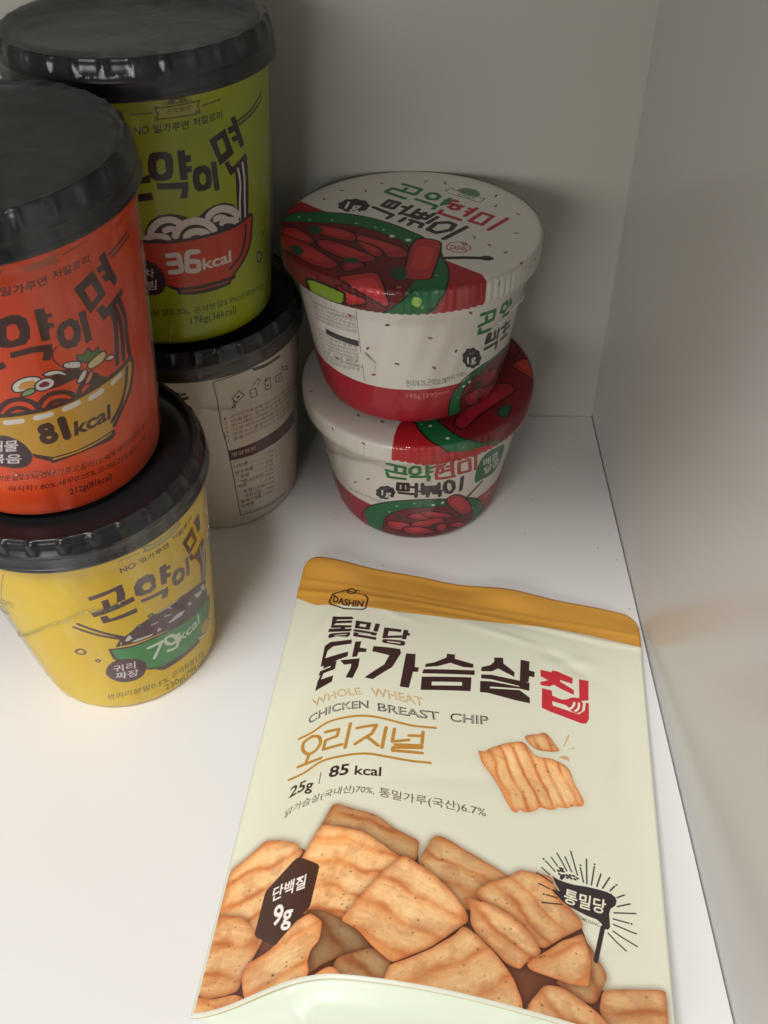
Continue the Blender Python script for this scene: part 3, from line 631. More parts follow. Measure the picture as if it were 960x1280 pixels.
('L',9403720,0.4,0,1,[(315,967),(352,947),(433,946),(474,950),(479,929),(444,918),(361,922),(315,936),(325,944)]),
('T',6374474,'NO',[(227,882),(280,883)],(-1,28),1.3),
('T',6374474,'밀가루면',[(298,886),(354,878),(415,875)],(-3,28),1.0),
('T',6374474,'저칼로리',[(433,883),(490,879),(550,885)],(-2,26),1.0),
('P',6374474,0,[[(98,801),(219,824),(220,764),(215,733),(184,729),(194,783),(190,799),(102,778)]]),
('P',6374474,0,[[(136,763),(160,765),(160,720),(243,730),(246,703),(92,676),(89,706),(136,716)]]),
('P',6374474,0,[[(112,670),(136,672),(142,647),(242,658),(243,631),(115,627)]]),
('P',6374474,0,[[(254,778),(273,810),(305,813),(331,794),(336,765),(331,713),(307,702),(269,711),(252,728)],[(282,761),(296,771),(314,762),(317,739),(305,727),(285,734)]]),
('P',6374474,0,[[(359,804),(387,805),(388,784),(405,778),(404,761),(385,764),(383,748),(402,738),(399,719),(380,723),(378,698),(353,705)]]),
('P',6374474,0,[[(264,691),(377,674),(379,657),(367,621),(342,626),(349,658),(266,672)]]),
('P',6374474,0,[[(401,702),(418,730),(448,720),(469,692),(469,658),(452,632),(421,637),(402,657)],[(423,689),(438,699),(450,690),(445,665),(430,662),(421,669)]]),
('P',6374474,0,[[(481,733),(498,730),(497,627),(475,634)]]),
('P',5911334,0,[[(478,830),(546,849),(571,747),(506,728)],[(501,802),(537,808),(547,764),(517,757)]]),
('P',6374474,0,[[(560,857),(609,857),(615,803),(611,764),(579,773),(577,810)]]),
('P',6374474,0,[[(501,724),(523,722),(535,691),(625,704),(643,658),(544,668),(511,688)]]),
('P',6374474,0,[[(544,668),(631,689),(648,598),(634,510),(611,430),(568,478),(574,597)]]),
('L',14275532,0.9,1,0,[(593,678),(604,572),(587,487)]),
('L',14275532,0.9,1,0,[(626,650),(625,549),(609,461)]),
('L',6374474,1.3,1,0,[(28,645),(91,579),(162,513)]),
('L',6374474,1.3,1,0,[(9,625),(76,564),(157,502)]),
('P',6374474,0,[[(123,458),(147,498),(175,515),(203,531),(226,549),(289,565),(310,568),(362,562),(429,556),(498,531),(577,493),(618,384),(620,284),(443,389),(296,436),(188,449)]]),
('P',14867676,0,[[(164,484),(188,514),(195,485),(175,474)]]),
('P',14867676,0,[[(143,451),(147,482),(153,481)]]),
('P',14867676,0,[[(184,461),(211,469),(276,458),(269,448),(202,456)]]),
('P',14867676,0,[[(294,459),(305,472),(315,453),(296,453)]]),
('P',14867676,0,[[(347,468),(399,477),(441,457),(416,445),(354,459)]]),
('P',14867676,0,[[(459,480),(473,475),(483,451),(460,460)]]),
('P',14867676,0,[[(503,484),(554,457),(566,433),(522,441)]]),
('P',14867676,0,[[(557,475),(589,458),(596,409),(562,448)]]),
('L',14867676,0.5,0,0,[(312,562),(361,557),(374,537)]),
('L',14867676,0.5,0,0,[(331,560),(411,555)]),
('L',14867676,0.5,0,0,[(277,514),(304,510)]),
('L',14867676,0.5,0,0,[(339,519),(365,503)]),
('L',14867676,0.5,0,0,[(413,573),(450,565)]),
('P',7975018,1,[[(275,575),(285,584),(297,575),(288,562)]]),
('L',6374474,0.45,1,1,[(275,575),(285,584),(297,575),(288,562)]),
('P',7975018,1,[[(225,541),(234,552),(243,548),(235,536)]]),
('L',6374474,0.45,1,1,[(225,541),(234,552),(243,548),(235,536)]),
('P',5216854,0,[[(99,450),(185,433),(280,428),(387,404),(486,374),(587,344),(655,320),(627,243),(563,216),(481,184),(393,198),(305,210),(272,209),(218,242),(148,315),(103,384)]]),
('L',6374474,1.1,0,1,[(99,450),(185,433),(280,428),(387,404),(486,374),(587,344),(655,320),(627,243),(563,216),(481,184),(393,198),(305,210),(272,209),(218,242),(148,315),(103,384)]),
('P',6374474,0,[[(244,222),(305,210),(414,199),(496,194),(500,166),(390,177),(284,183),(263,197)]]),
('L',6374474,0.8,1,0,[(622,336),(591,262),(530,221)]),
('L',15003616,1.6,0,0,[(242,381),(303,377),(254,297)]),
('L',15003616,1.6,1,0,[(370,335),(352,374),(322,380),(319,355),(340,323),(366,322),(372,351),(369,288),(347,282),(319,295)]),
('T',15003616,'kcal',[(379,302),(428,291),(516,285)],(2,57),1.5),
('P',6374474,1,[[(48,299),(75,348),(112,368),(156,358),(192,332),(214,285),(206,243),(182,207),(143,195),(95,202),(61,233),(46,266)]]),
('T',15657190,'귀리',[(77,288),(120,283),(168,280)],(8,48),1.1),
('T',15657190,'짜장',[(73,232),(122,226),(170,222)],(9,49),1.1),
('L',6374474,0.9,1,1,[(-8,472),(5,455),(-6,436),(-30,437),(-31,456)]),
('L',6374474,0.7,1,1,[(39,393),(46,384),(35,373),(29,384)]),
('P',14725708,1,[[(518,223),(547,246),(586,235),(614,190),(582,171),(535,179)]]),
('L',6374474,0.45,1,1,[(518,223),(547,246),(586,235),(614,190),(582,171),(535,179)]),
('L',15130838,1.0,1,0,[(496,194),(552,155),(592,158),(634,178)]),
('T',8021048,'생귀리분말0.5%,',[(-7,75),(98,88),(188,89),(294,82)],(9,42),0.4),
('T',8021048,'곤약분말2.5%',[(309,89),(395,78),(517,49)],(0,43),0.4),
('T',8021048,'230g(79kcal)',[(262,35),(328,28),(430,18),(523,7)],(0,40),0.5),
('L',9403690,0.3,1,0,[(-159,913),(-590,-4),(-136,16)]),
('T',9403690,'조리방법',[(-510,509),(-604,365)],(283,304),0.1),
('T',9403690,'끓는물',[(-305,680),(-204,719)],(-195,-168),0.1),
('T',9403690,'전자레인지',[(-371,580),(-238,651)],(47,74),0.1),
('T',9403690,'3분',[(-372,547),(-473,376)],(-24,0),0.1),
],
'white': [
('L',4865076,0.45,0,0,[(301,969),(224,969),(139,962),(143,844),(142,718),(147,612)]),
('L',4865076,0.45,0,0,[(148,655),(153,542),(158,350),(162,77),(253,71),(382,56),(492,49)]),
('P',4863025,0,[[(301,970),(371,953),(457,945),(465,929),(370,937),(311,949)]]),
('L',4865076,0.45,0,1,[(203,845),(236,874),(259,840),(220,816)]),
('D',4865076,1.3,(230,843)),
('L',4865076,0.45,1,0,[(222,811),(208,807),(200,797),(206,789),(212,799),(208,828)]),
('L',4865076,0.45,0,1,[(285,852),(312,851),(318,806),(289,807)]),
('L',4865076,0.45,0,0,[(305,874),(325,898),(339,885),(325,859)]),
('L',4865076,0.45,0,1,[(364,873),(393,863),(394,799),(363,811)]),
('D',4865076,1.2,(372,858)),
('D',4865076,1.2,(376,827)),
('D',4865076,1.2,(449,821)),
('L',4865076,0.45,0,1,[(424,845),(462,839),(473,790),(431,808)]),
('L',4865076,0.45,0,1,[(472,865),(511,842),(522,819),(482,844)]),
('T',7033412,'곤약면의물을빼고용기에담아주세요.',[(186,732),(260,733),(357,720),(467,706),(545,693)],(0,20),0.25),
('T',7033412,'1',[(157,731),(165,731)],(1,17),0.1),
('T',7033412,'면을끓는물에헹군후물기를빼',[(185,705),(261,705),(356,694),(466,680),(545,667)],(1,20),0.25),
('T',7033412,'2',[(157,704),(165,704)],(1,17),0.1),
('T',7033412,'전자레인지에넣고2분정도조리',[(185,678),(261,678),(354,668),(465,654),(545,641)],(0,20),0.25),
('T',7033412,'3',[(157,676),(165,676)],(1,17),0.1),
('T',7033412,'기호에따라재료를넣어드세요',[(185,650),(262,650),(352,641),(464,627),(544,614)],(0,20),0.25),
('T',7033412,'4',[(157,648),(165,649)],(1,18),0.1),
('T',7033412,'면과소스를잘비벼드시면됩니다',[(184,622),(262,622),(351,615),(463,601),(544,587)],(1,21),0.25),
('T',7033412,'5',[(156,620),(165,620)],(1,18),0.1),
('T',7033412,'물용기가뜨거우니조심하십시오',[(184,594),(263,593),(349,588),(462,574),(544,560)],(0,21),0.25),
('T',7033412,'6',[(156,592),(165,592)],(1,18),0.1),
('P',5057072,0,[[(152,540),(243,537),(346,535),(461,528),(529,526),(595,517),(610,432),(502,443),(371,458),(261,463),(151,475)]]),
('T',14077120,'영양정보',[(165,494),(215,491),(288,487)],(0,28),1.0),
('T',4865076,'나트륨',[(167,414),(239,415)],(0,24),0.6),
('T',4865076,'탄수화물',[(170,371),(264,368)],(0,25),0.6),
('T',4865076,'당류',[(194,337),(239,336)],(0,25),0.6),
('T',4865076,'에너스타틴',[(196,302),(320,286)],(0,25),0.6),
('T',4865076,'지방',[(173,273),(220,273)],(0,25),0.6),
('T',4865076,'트랜스지방',[(198,229),(321,212)],(-1,26),0.6),
('T',4865076,'포화지방',[(200,195),(296,184)],(0,26),0.6),
('T',4865076,'콜레스테롤',[(174,163),(295,153)],(-1,26),0.6),
('T',4865076,'단백질',[(175,128),(248,125)],(-1,26),0.6),
('L',9075308,0.15,1,0,[(155,462),(285,446),(401,421),(501,406)]),
('L',9075308,0.15,1,0,[(156,428),(285,415),(400,392),(501,377)]),
('L',9075308,0.15,1,0,[(156,394),(285,383),(399,363),(500,349)]),
('L',9075308,0.15,1,0,[(157,360),(285,351),(397,334),(499,319)]),
('L',9075308,0.15,1,0,[(158,325),(285,318),(396,305),(499,290)]),
('L',9075308,0.15,1,0,[(158,290),(286,285),(394,275),(498,260)]),
('L',9075308,0.15,1,0,[(159,254),(286,252),(392,245),(497,230)]),
('L',9075308,0.15,1,0,[(160,218),(286,218),(391,215),(496,200)]),
('L',9075308,0.15,1,0,[(160,182),(286,184),(389,184),(495,169)]),
('L',9075308,0.15,1,0,[(161,145),(286,150),(388,154),(495,138)]),
('L',9075308,0.15,1,0,[(162,108),(286,115),(386,123),(494,107)]),
('L',9075308,0.15,0,0,[(401,421),(444,78)]),
('L',9075308,0.15,0,0,[(447,410),(480,84)]),
('T',8022620,'1,230mg',[(338,420),(393,411)],(-1,16),0.1),
('T',8022620,'12g',[(337,392),(391,383)],(-2,15),0.1),
('T',8022620,'3g',[(335,363),(389,354)],(-2,15),0.1),
('T',8022620,'1.2g',[(333,334),(388,325)],(-2,15),0.1),
('T',8022620,'0.5g',[(331,304),(386,295)],(-2,16),0.1),
('T',8022620,'0g',[(329,274),(385,266)],(-2,16),0.1),
('T',8022620,'0.2g',[(326,244),(383,235)],(-1,16),0.1),
('T',8022620,'0mg',[(324,214),(381,205)],(-2,16),0.1),
('T',8022620,'2g',[(322,183),(380,174)],(-2,17),0.1),
('T',8022620,'45kcal',[(320,152),(378,144)],(-2,17),0.1),
('T',6969936,'1일영양성분기준치에대한비율',[(177,82),(253,71),(346,60),(466,47)],(0,20),0.1),
('P',4860450,0,[[(-19,909),(28,921),(28,909),(-19,897)]]),
('P',4860450,0,[[(-16,888),(33,900),(33,883),(-13,873)]]),
],
'lid_high': [
('P',11019306,0,[[(-467,214),(-398,154),(-319,91),(126,-294),(201,-356),(265,-410),(273,-440),(323,-531),(260,-700),(-700,-700),(-700,220)]]),
('P',2059071,1,[[(-542,-63),(-531,42),(-500,105),(-396,119),(-282,105),(-181,70),(-80,9),(-19,-44),(48,-103),(76,-192),(114,-325),(93,-496),(40,-582),(-21,-620),(-120,-647),(-326,-624),(-593,-424),(-600,-121)]]),
('L',1905684,0.7,1,0,[(-542,-63),(-531,42),(-500,105),(-396,119),(-282,105),(-181,70),(-80,9),(-19,-44),(42,-103),(76,-179)]),
('P',2059071,1,[[(97,-208),(126,-294),(139,-376),(134,-482),(123,-551),(103,-597),(69,-626),(-76,-625),(-105,-538),(-39,-429)]]),
('L',1905684,0.7,1,0,[(111,-251),(129,-308),(140,-389),(133,-482),(118,-546),(101,-586),(78,-618)]),
('P',7084318,1,[[(-547,-86),(-545,18),(-451,26),(-314,16),(-202,-18),(-103,-84),(-19,-167),(16,-266),(15,-429),(-18,-532),(-56,-581),(-127,-617),(-309,-595),(-566,-411),(-599,-122)]]),
('L',1905684,0.5,1,0,[(-547,-86),(-545,18),(-451,26),(-314,16),(-202,-18),(-103,-84),(-31,-154),(-7,-217)]),
('L',1905684,0.6,1,0,[(15,-515),(-31,-563),(-83,-595),(-126,-614)]),
('P',10758700,1,[[(-535,-37),(-477,-25),(-404,-103),(-388,-154),(-435,-167),(-488,-154),(-565,-65)]]),
('P',12466746,1,[[(-512,-62),(-474,-55),(-429,-98),(-419,-126),(-448,-133),(-482,-126),(-612,75)]]),
('L',1905684,0.75,1,1,[(-535,-37),(-477,-25),(-404,-103),(-388,-154),(-435,-167),(-488,-154),(-565,-65)]),
('P',10758700,1,[[(-592,-36),(-449,-135),(-385,-192),(-290,-314),(-288,-349),(-339,-361),(-421,-300),(-517,-185)]]),
('P',12466746,1,[[(-472,-192),(-430,-182),(-391,-213),(-332,-280),(-330,-300),(-362,-306),(-415,-273),(-461,-225)]]),
('L',1905684,0.75,1,1,[(-592,-36),(-449,-135),(-385,-192),(-290,-314),(-288,-349),(-339,-361),(-421,-300),(-517,-185)]),
('P',10758700,1,[[(-378,-135),(-318,-135),(-219,-204),(-147,-266),(-146,-302),(-215,-314),(-287,-266),(-362,-192)]]),
('P',12466746,1,[[(-332,-170),(-295,-170),(-234,-207),(-189,-241),(-189,-261),(-232,-268),(-276,-241),(-322,-201)]]),
('L',1905684,0.75,1,1,[(-378,-135),(-318,-135),(-219,-204),(-147,-266),(-146,-302),(-215,-314),(-287,-266),(-362,-192)]),
('P',10758700,1,[[(-222,-129),(-175,-110),(-125,-179),(-112,-253),(-147,-266),(-196,-204)]]),
('P',12466746,1,[[(-200,-149),(-170,-139),(-140,-177),(-131,-218),(-153,-225),(-183,-191)]]),
('L',1905684,0.75,1,1,[(-222,-129),(-175,-110),(-125,-179),(-112,-253),(-147,-266),(-196,-204)]),
('P',10758700,1,[[(-310,-64),(-250,-58),(-127,-129),(-30,-204),(-19,-266),(-88,-278),(-137,-192)]]),
('P',12466746,1,[[(-243,-105),(-206,-102),(-130,-140),(-70,-182),(-63,-216),(-106,-223),(-137,-175)]]),
('L',1905684,0.75,1,1,[(-310,-64),(-250,-58),(-127,-129),(-30,-204),(-19,-266),(-88,-278),(-137,-192)]),
('P',10758700,1,[[(-375,2),(-275,-38),(-224,-90),(-234,-142),(-319,-116),(-383,-64)]]),
('P',12466746,1,[[(-347,-25),(-285,-47),(-254,-76),(-260,-104),(-313,-90),(-352,-61)]]),
('L',1905684,0.75,1,1,[(-375,2),(-275,-38),(-224,-90),(-234,-142),(-319,-116),(-383,-64)]),
('P',9183782,1,[[(-267,-314),(-215,-302),(-179,-337),(-212,-372),(-258,-384)]]),
('P',10891828,1,[[(-252,-319),(-220,-313),(-198,-332),(-218,-352),(-246,-358)]]),
('L',1905684,0.75,1,1,[(-267,-314),(-215,-302),(-179,-337),(-212,-372),(-258,-384)]),
('P',1854000,1,[[(-422,-25),(-399,-5),(-366,-38),(-376,-77),(-413,-64)]]),
('P',1854000,1,[[(-263,-284),(-216,-278),(-209,-314),(-255,-314)]]),
('P',1854000,1,[[(-483,-191),(-452,-179),(-424,-229),(-447,-264)]]),
('P',12596796,1,[[(-275,-438),(-245,-418),(-166,-395),(-132,-401),(-108,-474),(-93,-579),(-108,-590),(-142,-568),(-213,-507)]]),
('P',14304842,1,[[(-231,-461),(-212,-452),(-163,-439),(-142,-442),(-127,-482),(-117,-542),(-126,-548),(-145,-535),(-188,-502)]]),
('L',1905684,0.75,1,1,[(-275,-438),(-245,-418),(-166,-395),(-132,-401),(-108,-474),(-93,-579),(-108,-590),(-142,-568),(-213,-507)]),
('P',11807792,1,[[(-291,-470),(-255,-504),(-189,-549),(-196,-567),(-283,-552)]]),
('P',13515838,1,[[(-273,-493),(-250,-512),(-207,-538),(-212,-547),(-264,-538)]]),
('L',1905684,0.75,1,1,[(-291,-470),(-255,-504),(-189,-549),(-196,-567),(-283,-552)]),
('P',1905684,0,[[(-452,-371),(-405,-394),(-302,-473),(-263,-506),(-279,-537),(-309,-550),(-375,-513),(-479,-435),(-470,-404)]]),
('P',8362542,0,[[(-438,-388),(-412,-401),(-308,-482),(-276,-508),(-297,-536),(-321,-539),(-369,-507),(-460,-437)]]),
('P',11809330,1,[[(-6,-194),(15,-135),(50,-117),(99,-135),(116,-165),(109,-251),(80,-403),(67,-443),(13,-449),(-34,-429),(-26,-349)]]),
('P',13517376,1,[[(13,-226),(26,-194),(48,-184),(77,-194),(88,-210),(84,-257),(67,-341),(59,-364),(25,-367),(-5,-356),(0,-311)]]),
('L',1905684,0.75,1,1,[(-6,-194),(15,-135),(50,-117),(99,-135),(116,-165),(109,-251),(80,-403),(67,-443),(13,-449),(-34,-429),(-26,-349)]),
('P',1854000,1,[[(-76,-372),(-41,-349),(-18,-384),(-30,-452),(-75,-429)]]),
('L',3088918,2.2,0,0,[(130,-280),(198,-277),(299,-280),(308,-284)]),
('P',3088918,0,[[(273,-263),(304,-263),(314,-282),(301,-302),(271,-296)]]),
('D',13623504,2.4,(-79,-98)),
('D',13623504,2.4,(-14,-131)),
('D',11061424,1.2,(-467,70)),
('D',11061424,1.2,(-421,46)),
('D',11061424,1.2,(-328,43)),
('D',11061424,1.2,(-228,16)),
('D',11061424,1.2,(-147,-22)),
('D',11061424,1.2,(-115,-43)),
('D',10471520,4.2,(18,-575)),
('D',7909488,1.2,(93,-416)),
('D',7909488,1.2,(44,-601)),
('D',7909488,1.2,(91,-532)),
('D',12615728,1.6,(-49,-506)),
('P',3683390,0,[[(-175,180),(-176,174),(-179,169),(-183,164),(-185,160),(-186,154),(-186,149),(-187,143),(-190,137),(-194,134),(-200,132),(-206,131),(-211,129),(-216,125),(-220,121),(-224,117),(-230,115),(-236,115),(-242,118),(-247,120),(-253,122),(-258,122),(-264,121),(-271,121),(-276,123),(-281,127),(-284,132),(-287,137),(-290,142),(-295,145),(-300,149),(-305,152),(-309,157),(-310,163),(-309,169),(-307,175),(-307,180),(-308,185),(-310,191),(-312,197),(-311,203),(-308,208),(-303,212),(-298,215),(-294,219),(-291,223),(-289,229),(-286,234),(-282,238),(-276,240),(-270,240),(-264,239),(-258,239),(-253,241),(-247,244),(-241,246),(-235,246),(-229,244),(-224,240),(-220,236),(-215,232),(-210,230),(-204,229),(-197,227),(-192,223),(-189,218),(-188,212),(-188,206),(-186,200),(-184,196),(-180,191),(-176,186)]]),
('T',15920870,'1g',[(-284,154),(-220,132)],(13,64),1.0),
('L',3111493,2.0,0,0,[(-36,393),(44,339),(15,286)]),
('L',3111493,2.0,0,0,[(-81,350),(15,286)]),
('L',3111493,2.0,0,0,[(-22,350),(-37,325)]),
('L',3111493,2.0,0,0,[(-89,343),(-108,321)]),
('L',3111493,2.0,0,0,[(-111,314),(-28,248)]),
('L',3111493,2.0,0,0,[(84,300),(109,297),(121,266),(104,238),(74,245),(63,276),(84,300)]),
('L',3111493,2.0,0,0,[(165,248),(128,187)]),
('L',3111493,2.0,0,0,[(145,231),(164,218)]),
('L',3111493,2.0,0,0,[(135,207),(151,194)]),
('L',3111493,2.0,0,0,[(20,241),(106,177),(92,150)]),
('L',11874364,2.0,0,0,[(179,231),(196,218)]),
('L',11874364,2.0,0,0,[(162,204),(217,170)]),
('L',11874364,2.0,0,0,[(180,187),(202,170),(197,144),(173,144),(159,167),(180,187)]),
('L',11874364,2.0,0,0,[(275,154),(222,82)]),
('L',11874364,2.0,0,0,[(244,150),(259,137)]),
('L',11874364,2.0,0,0,[(231,124),(247,114)]),
('L',11874364,2.0,0,0,[(127,134),(113,111),(201,46)]),
('L',11874364,2.0,0,0,[(295,111),(338,79),(288,2),(240,37),(295,111)]),
('L',11874364,2.0,0,0,[(396,56),(314,-41)]),
('L',3812396,2.0,0,0,[(-95,231),(-124,180),(-79,150),(-50,204),(-95,231)]),
('L',3812396,2.0,0,0,[(-75,211),(-106,164)]),
('L',3812396,2.0,0,0,[(2,177),(-49,101)]),
('L',3812396,2.0,0,0,[(-35,170),(-16,154)]),
('L',3812396,2.0,0,0,[(-160,164),(-78,91),(-100,62)]),
('L',3812396,2.0,0,0,[(32,144),(-1,91),(57,53),(96,104)]),
('L',3812396,2.0,0,0,[(17,118),(78,79)]),
('L',3812396,2.0,0,0,[(58,111),(31,72)]),
('L',3812396,2.0,0,0,[(108,72),(66,18)]),
('L',3812396,2.0,0,0,[(-27,98),(28,56)]),
('L',3812396,2.0,0,0,[(-27,62),(-49,31)]),
('L',3812396,2.0,0,0,[(-5,46),(45,8),(34,-20)]),
('L',3812396,2.0,0,0,[(2,27),(-13,2)]),
('L',3812396,2.3,0,0,[(102,18),(153,24),(177,2),(158,-44),(100,-69),(67,-41),(102,18)]),
('L',3812396,2.3,0,0,[(223,-20),(129,-120)]),
('L',4876880,0.4,0,1,[(147,329),(176,353),(186,336),(303,248),(316,248),(292,211),(271,224),(199,273),(169,293)]),
('P',6982250,1,[[(201,336),(240,353),(284,329),(296,283),(274,269),(215,307)]]),
('T',3824196,'곤약쌀의',[(196,276),(266,235)],(12,38),0.2),
('L',11029066,0.5,0,1,[(137,-185),(154,-153),(196,-147),(232,-188),(231,-208),(206,-234),(165,-231),(141,-208)]),
('T',11029066,'DASHIN',[(148,-208),(212,-223)],(8,37),0.9),
('L',11029066,0.5,1,1,[(200,-159),(211,-153),(219,-168),(210,-176)]),
('L',10103842,0.75,0,0,[(149,415),(150,393)]),
('L',2761250,0.75,0,0,[(368,282),(361,263)]),
('L',9062954,0.75,0,0,[(362,186),(354,168)]),
('L',10103842,0.75,0,0,[(440,102),(451,94)]),
('L',2761250,0.75,0,0,[(416,-72),(428,-72)]),
('L',9062954,0.75,0,0,[(249,-97),(253,-114)]),
('L',10103842,0.75,0,0,[(304,-167),(311,-180)]),
('L',2761250,0.75,0,0,[(373,-230),(362,-239)]),
('L',9062954,0.75,0,0,[(67,427),(59,409)]),
('L',10103842,0.75,0,0,[(509,-236),(508,-247)]),
('L',2761250,0.75,0,0,[(346,-440),(349,-448)]),
('L',9062954,0.75,0,0,[(428,-313),(422,-325)]),
('L',10103842,0.75,0,0,[(-378,247),(-369,235)]),
('L',2761250,0.75,0,0,[(-308,330),(-296,325)]),
('L',9062954,0.75,0,0,[(-200,333),(-196,316)]),
('L',10103842,0.75,0,0,[(-135,406),(-125,397)]),
],
'tub_high': [
('P',11214640,0,[[(-1500,201),(-420,207),(-200,201),(200,201),(1500,201),(1500,-50),(-1500,-50)]]),
('L',8024682,0.25,0,0,[(-208,593),(-211,506),(-211,369)]),
('L',8024682,0.25,0,0,[(-212,306),(-213,213)]),
('L',8024682,0.25,0,0,[(-333,520),(-211,542)]),
('L',8024682,0.25,0,0,[(-343,281),(-211,290)]),
('P',3815998,0,[[(-394,416),(-215,428),(-217,398),(-393,389)]]),
('T',7827562,'원재료명현미곤약정제소금고추장',[(-449,511),(-315,531),(-218,539)],(6,16),0.05),
('T',7827562,'정제소금고추장설탕간장대두',[(-450,491),(-319,511),(-218,520)],(6,17),0.05),
('T',7827562,'간장대두밀함유영양정보',[(-451,472),(-323,491),(-219,501)],(6,16),0.05),
('T',7827562,'함유영양정보보관방법실온보관유통기한',[(-453,452),(-327,471),(-220,483)],(6,16),0.05),
('T',7827562,'실온보관유통기한별도표기일까지고객상담반품',[(-454,432),(-331,450),(-221,464)],(6,17),0.05),
('T',7827562,'곤약정제소금고추장설탕간장',[(-459,370),(-345,387),(-224,406)],(7,18),0.05),
('T',7827562,'설탕간장대두밀함유',[(-461,349),(-350,366),(-225,386)],(7,18),0.05),
('T',7827562,'밀함유영양정보보관방법실온보관',[(-463,328),(-355,344),(-227,366)],(7,18),0.05),
('T',7827562,'보관방법실온보관유통기한별도표기일까지고객상담',[(-466,307),(-361,322),(-228,346)],(8,18),0.05),
('T',7827562,'별도표기일까지고객상담반품및교환',[(-468,285),(-367,299),(-229,326)],(8,19),0.05),
('T',7827562,'및교환',[(-471,263),(-373,276),(-230,306)],(8,19),0.05),
('T',7827562,'현미곤약정제소금고추장설탕',[(-474,241),(-379,253),(-232,285)],(9,19),0.05),
('T',7827562,'고추장설탕간장대두밀',[(-477,218),(-386,229),(-233,264)],(9,20),0.05),
('L',10103842,0.85,0,0,[(-244,545),(-236,543)]),
('L',2761250,0.85,0,0,[(-85,536),(-95,533)]),
('L',9062954,0.85,0,0,[(65,475),(75,471)]),
('L',10103842,0.85,0,0,[(-174,405),(-182,396)]),
('L',2761250,0.85,0,0,[(-65,342),(-54,340)]),
('L',9062954,0.85,0,0,[(89,319),(98,311)]),
('L',10103842,0.85,0,0,[(-158,266),(-171,262)]),
('L',2761250,0.85,0,0,[(-357,282),(-343,283)]),
('L',10103842,0.85,0,0,[(220,566),(228,558)]),
('L',2761250,0.85,0,0,[(181,390),(181,382)]),
('L',9062954,0.85,0,0,[(92,319),(97,311)]),
('T',7038301,'현미78.3%,곤약20.3%',[(-24,220),(54,222),(155,218)],(-2,36),0.2),
('T',7038301,'(현미가루)',[(145,229),(191,233),(246,234)],(-5,26),0.2),
('T',14256772,'145g',[(-23,157),(43,152)],(-2,22),0.4),
('T',14256772,'|295',[(53,153),(117,151)],(0,26),0.4),
('T',14256772,'kcal',[(123,157),(170,163)],(-3,20),0.4),
('P',3683390,0,[[(321,297),(321,293),(319,289),(316,286),(315,283),(315,278),(316,273),(316,268),(315,264),(311,262),(306,263),(301,264),(297,264),(294,263),(291,260),(288,258),(284,258),(278,260),(273,264),(268,268),(264,272),(260,273),(255,275),(250,276),(245,280),(241,285),(238,290),(236,296),(233,301),(230,305),(226,309),(222,313),(219,319),(218,324),(218,329),(218,334),(218,338),(217,343),(215,348),(214,354),(214,358),(215,362),(218,364),(221,366),(224,368),(225,371),(226,375),(228,379),(230,382),(234,382),(239,380),(243,378),(247,376),(251,377),(254,377),(258,378),(263,376),(267,373),(272,368),(276,363),(279,358),(284,355),(289,352),(294,348),(299,343),(302,337),(304,331),(305,326),(307,321),(310,315),(314,310),(318,303)]]),
('T',15920870,'1g',[(246,296),(291,293)],(-8,38),1.0),
('T',11578036,'당류',[(249,342),(274,341)],(-4,14),0.1),
('L',3111493,1.7,0,0,[(276,535),(347,528),(346,484)]),
('L',3111493,1.7,0,0,[(304,513),(308,492)]),
('L',3111493,1.7,0,0,[(273,481),(334,485)]),
('L',3111493,1.7,0,0,[(281,462),(279,442),(340,437)]),
('L',3111493,1.7,0,0,[(390,529),(417,533),(435,506),(415,486),(387,500),(390,529)]),
('L',3111493,1.7,0,0,[(442,532),(459,499)]),
('L',3111493,1.7,0,0,[(413,465),(452,461)]),
('L',3812396,1.7,0,0,[(335,413),(329,372),(383,369),(377,406)]),
('L',3812396,1.7,0,0,[(349,410),(347,374)]),
('L',3812396,1.7,0,0,[(402,407),(402,362)]),
('L',3812396,1.7,0,0,[(331,341),(409,339),(409,307)]),
('L',3812396,1.7,0,0,[(425,401),(491,396)]),
('L',3812396,1.7,0,0,[(446,370),(505,369)]),
('L',3812396,1.7,0,0,[(450,412),(463,355)]),
('L',3812396,1.7,0,0,[(439,336),(501,327)]),
('P',2059071,0,[[(628,219),(483,259),(365,256),(292,243),(233,197),(196,145),(180,68),(191,-12),(429,-109),(689,-92),(603,144)]]),
('L',1905684,0.8,1,0,[(604,229),(488,249),(366,253),(286,240),(232,206),(195,153),(182,83),(192,-12)]),
('P',7345695,0,[[(603,239),(604,187),(422,247),(356,227),(286,204),(252,161),(241,108),(265,-35),(675,-120)]]),
('L',1905684,0.8,1,0,[(628,188),(504,220),(425,239),(357,223),(287,200),(254,161),(242,107),(251,44)]),
('P',10232368,1,[[(267,83),(268,112),(320,118),(409,116),(456,61),(454,18),(309,34)]]),
('P',11940414,1,[[(293,93),(294,109),(328,110),(383,106),(405,78),(401,56),(319,65)]]),
('L',1905684,0.75,1,1,[(267,83),(268,112),(320,118),(409,116),(456,61),(454,18),(309,34)]),
('P',10232368,1,[[(370,179),(425,184),(483,158),(514,105),(420,89),(374,106)]]),
('P',11940414,1,[[(387,170),(424,170),(457,155),(470,128),(417,120),(388,131)]]),
('L',1905684,0.75,1,1,[(370,179),(425,184),(483,158),(514,105),(420,89),(374,106)]),
('P',10232368,1,[[(348,76),(374,106),(517,54),(648,-33),(662,-96),(410,13)]]),
('P',11940414,1,[[(382,74),(401,88),(493,52),(692,-76),(570,-30),(423,36)]]),
('L',1905684,0.75,1,1,[(348,76),(374,106),(517,54),(648,-33),(662,-96),(410,13)]),
('L',1905684,1.0,0,1,[(304,154),(317,162),(351,153),(354,133),(325,130),(311,137)]),
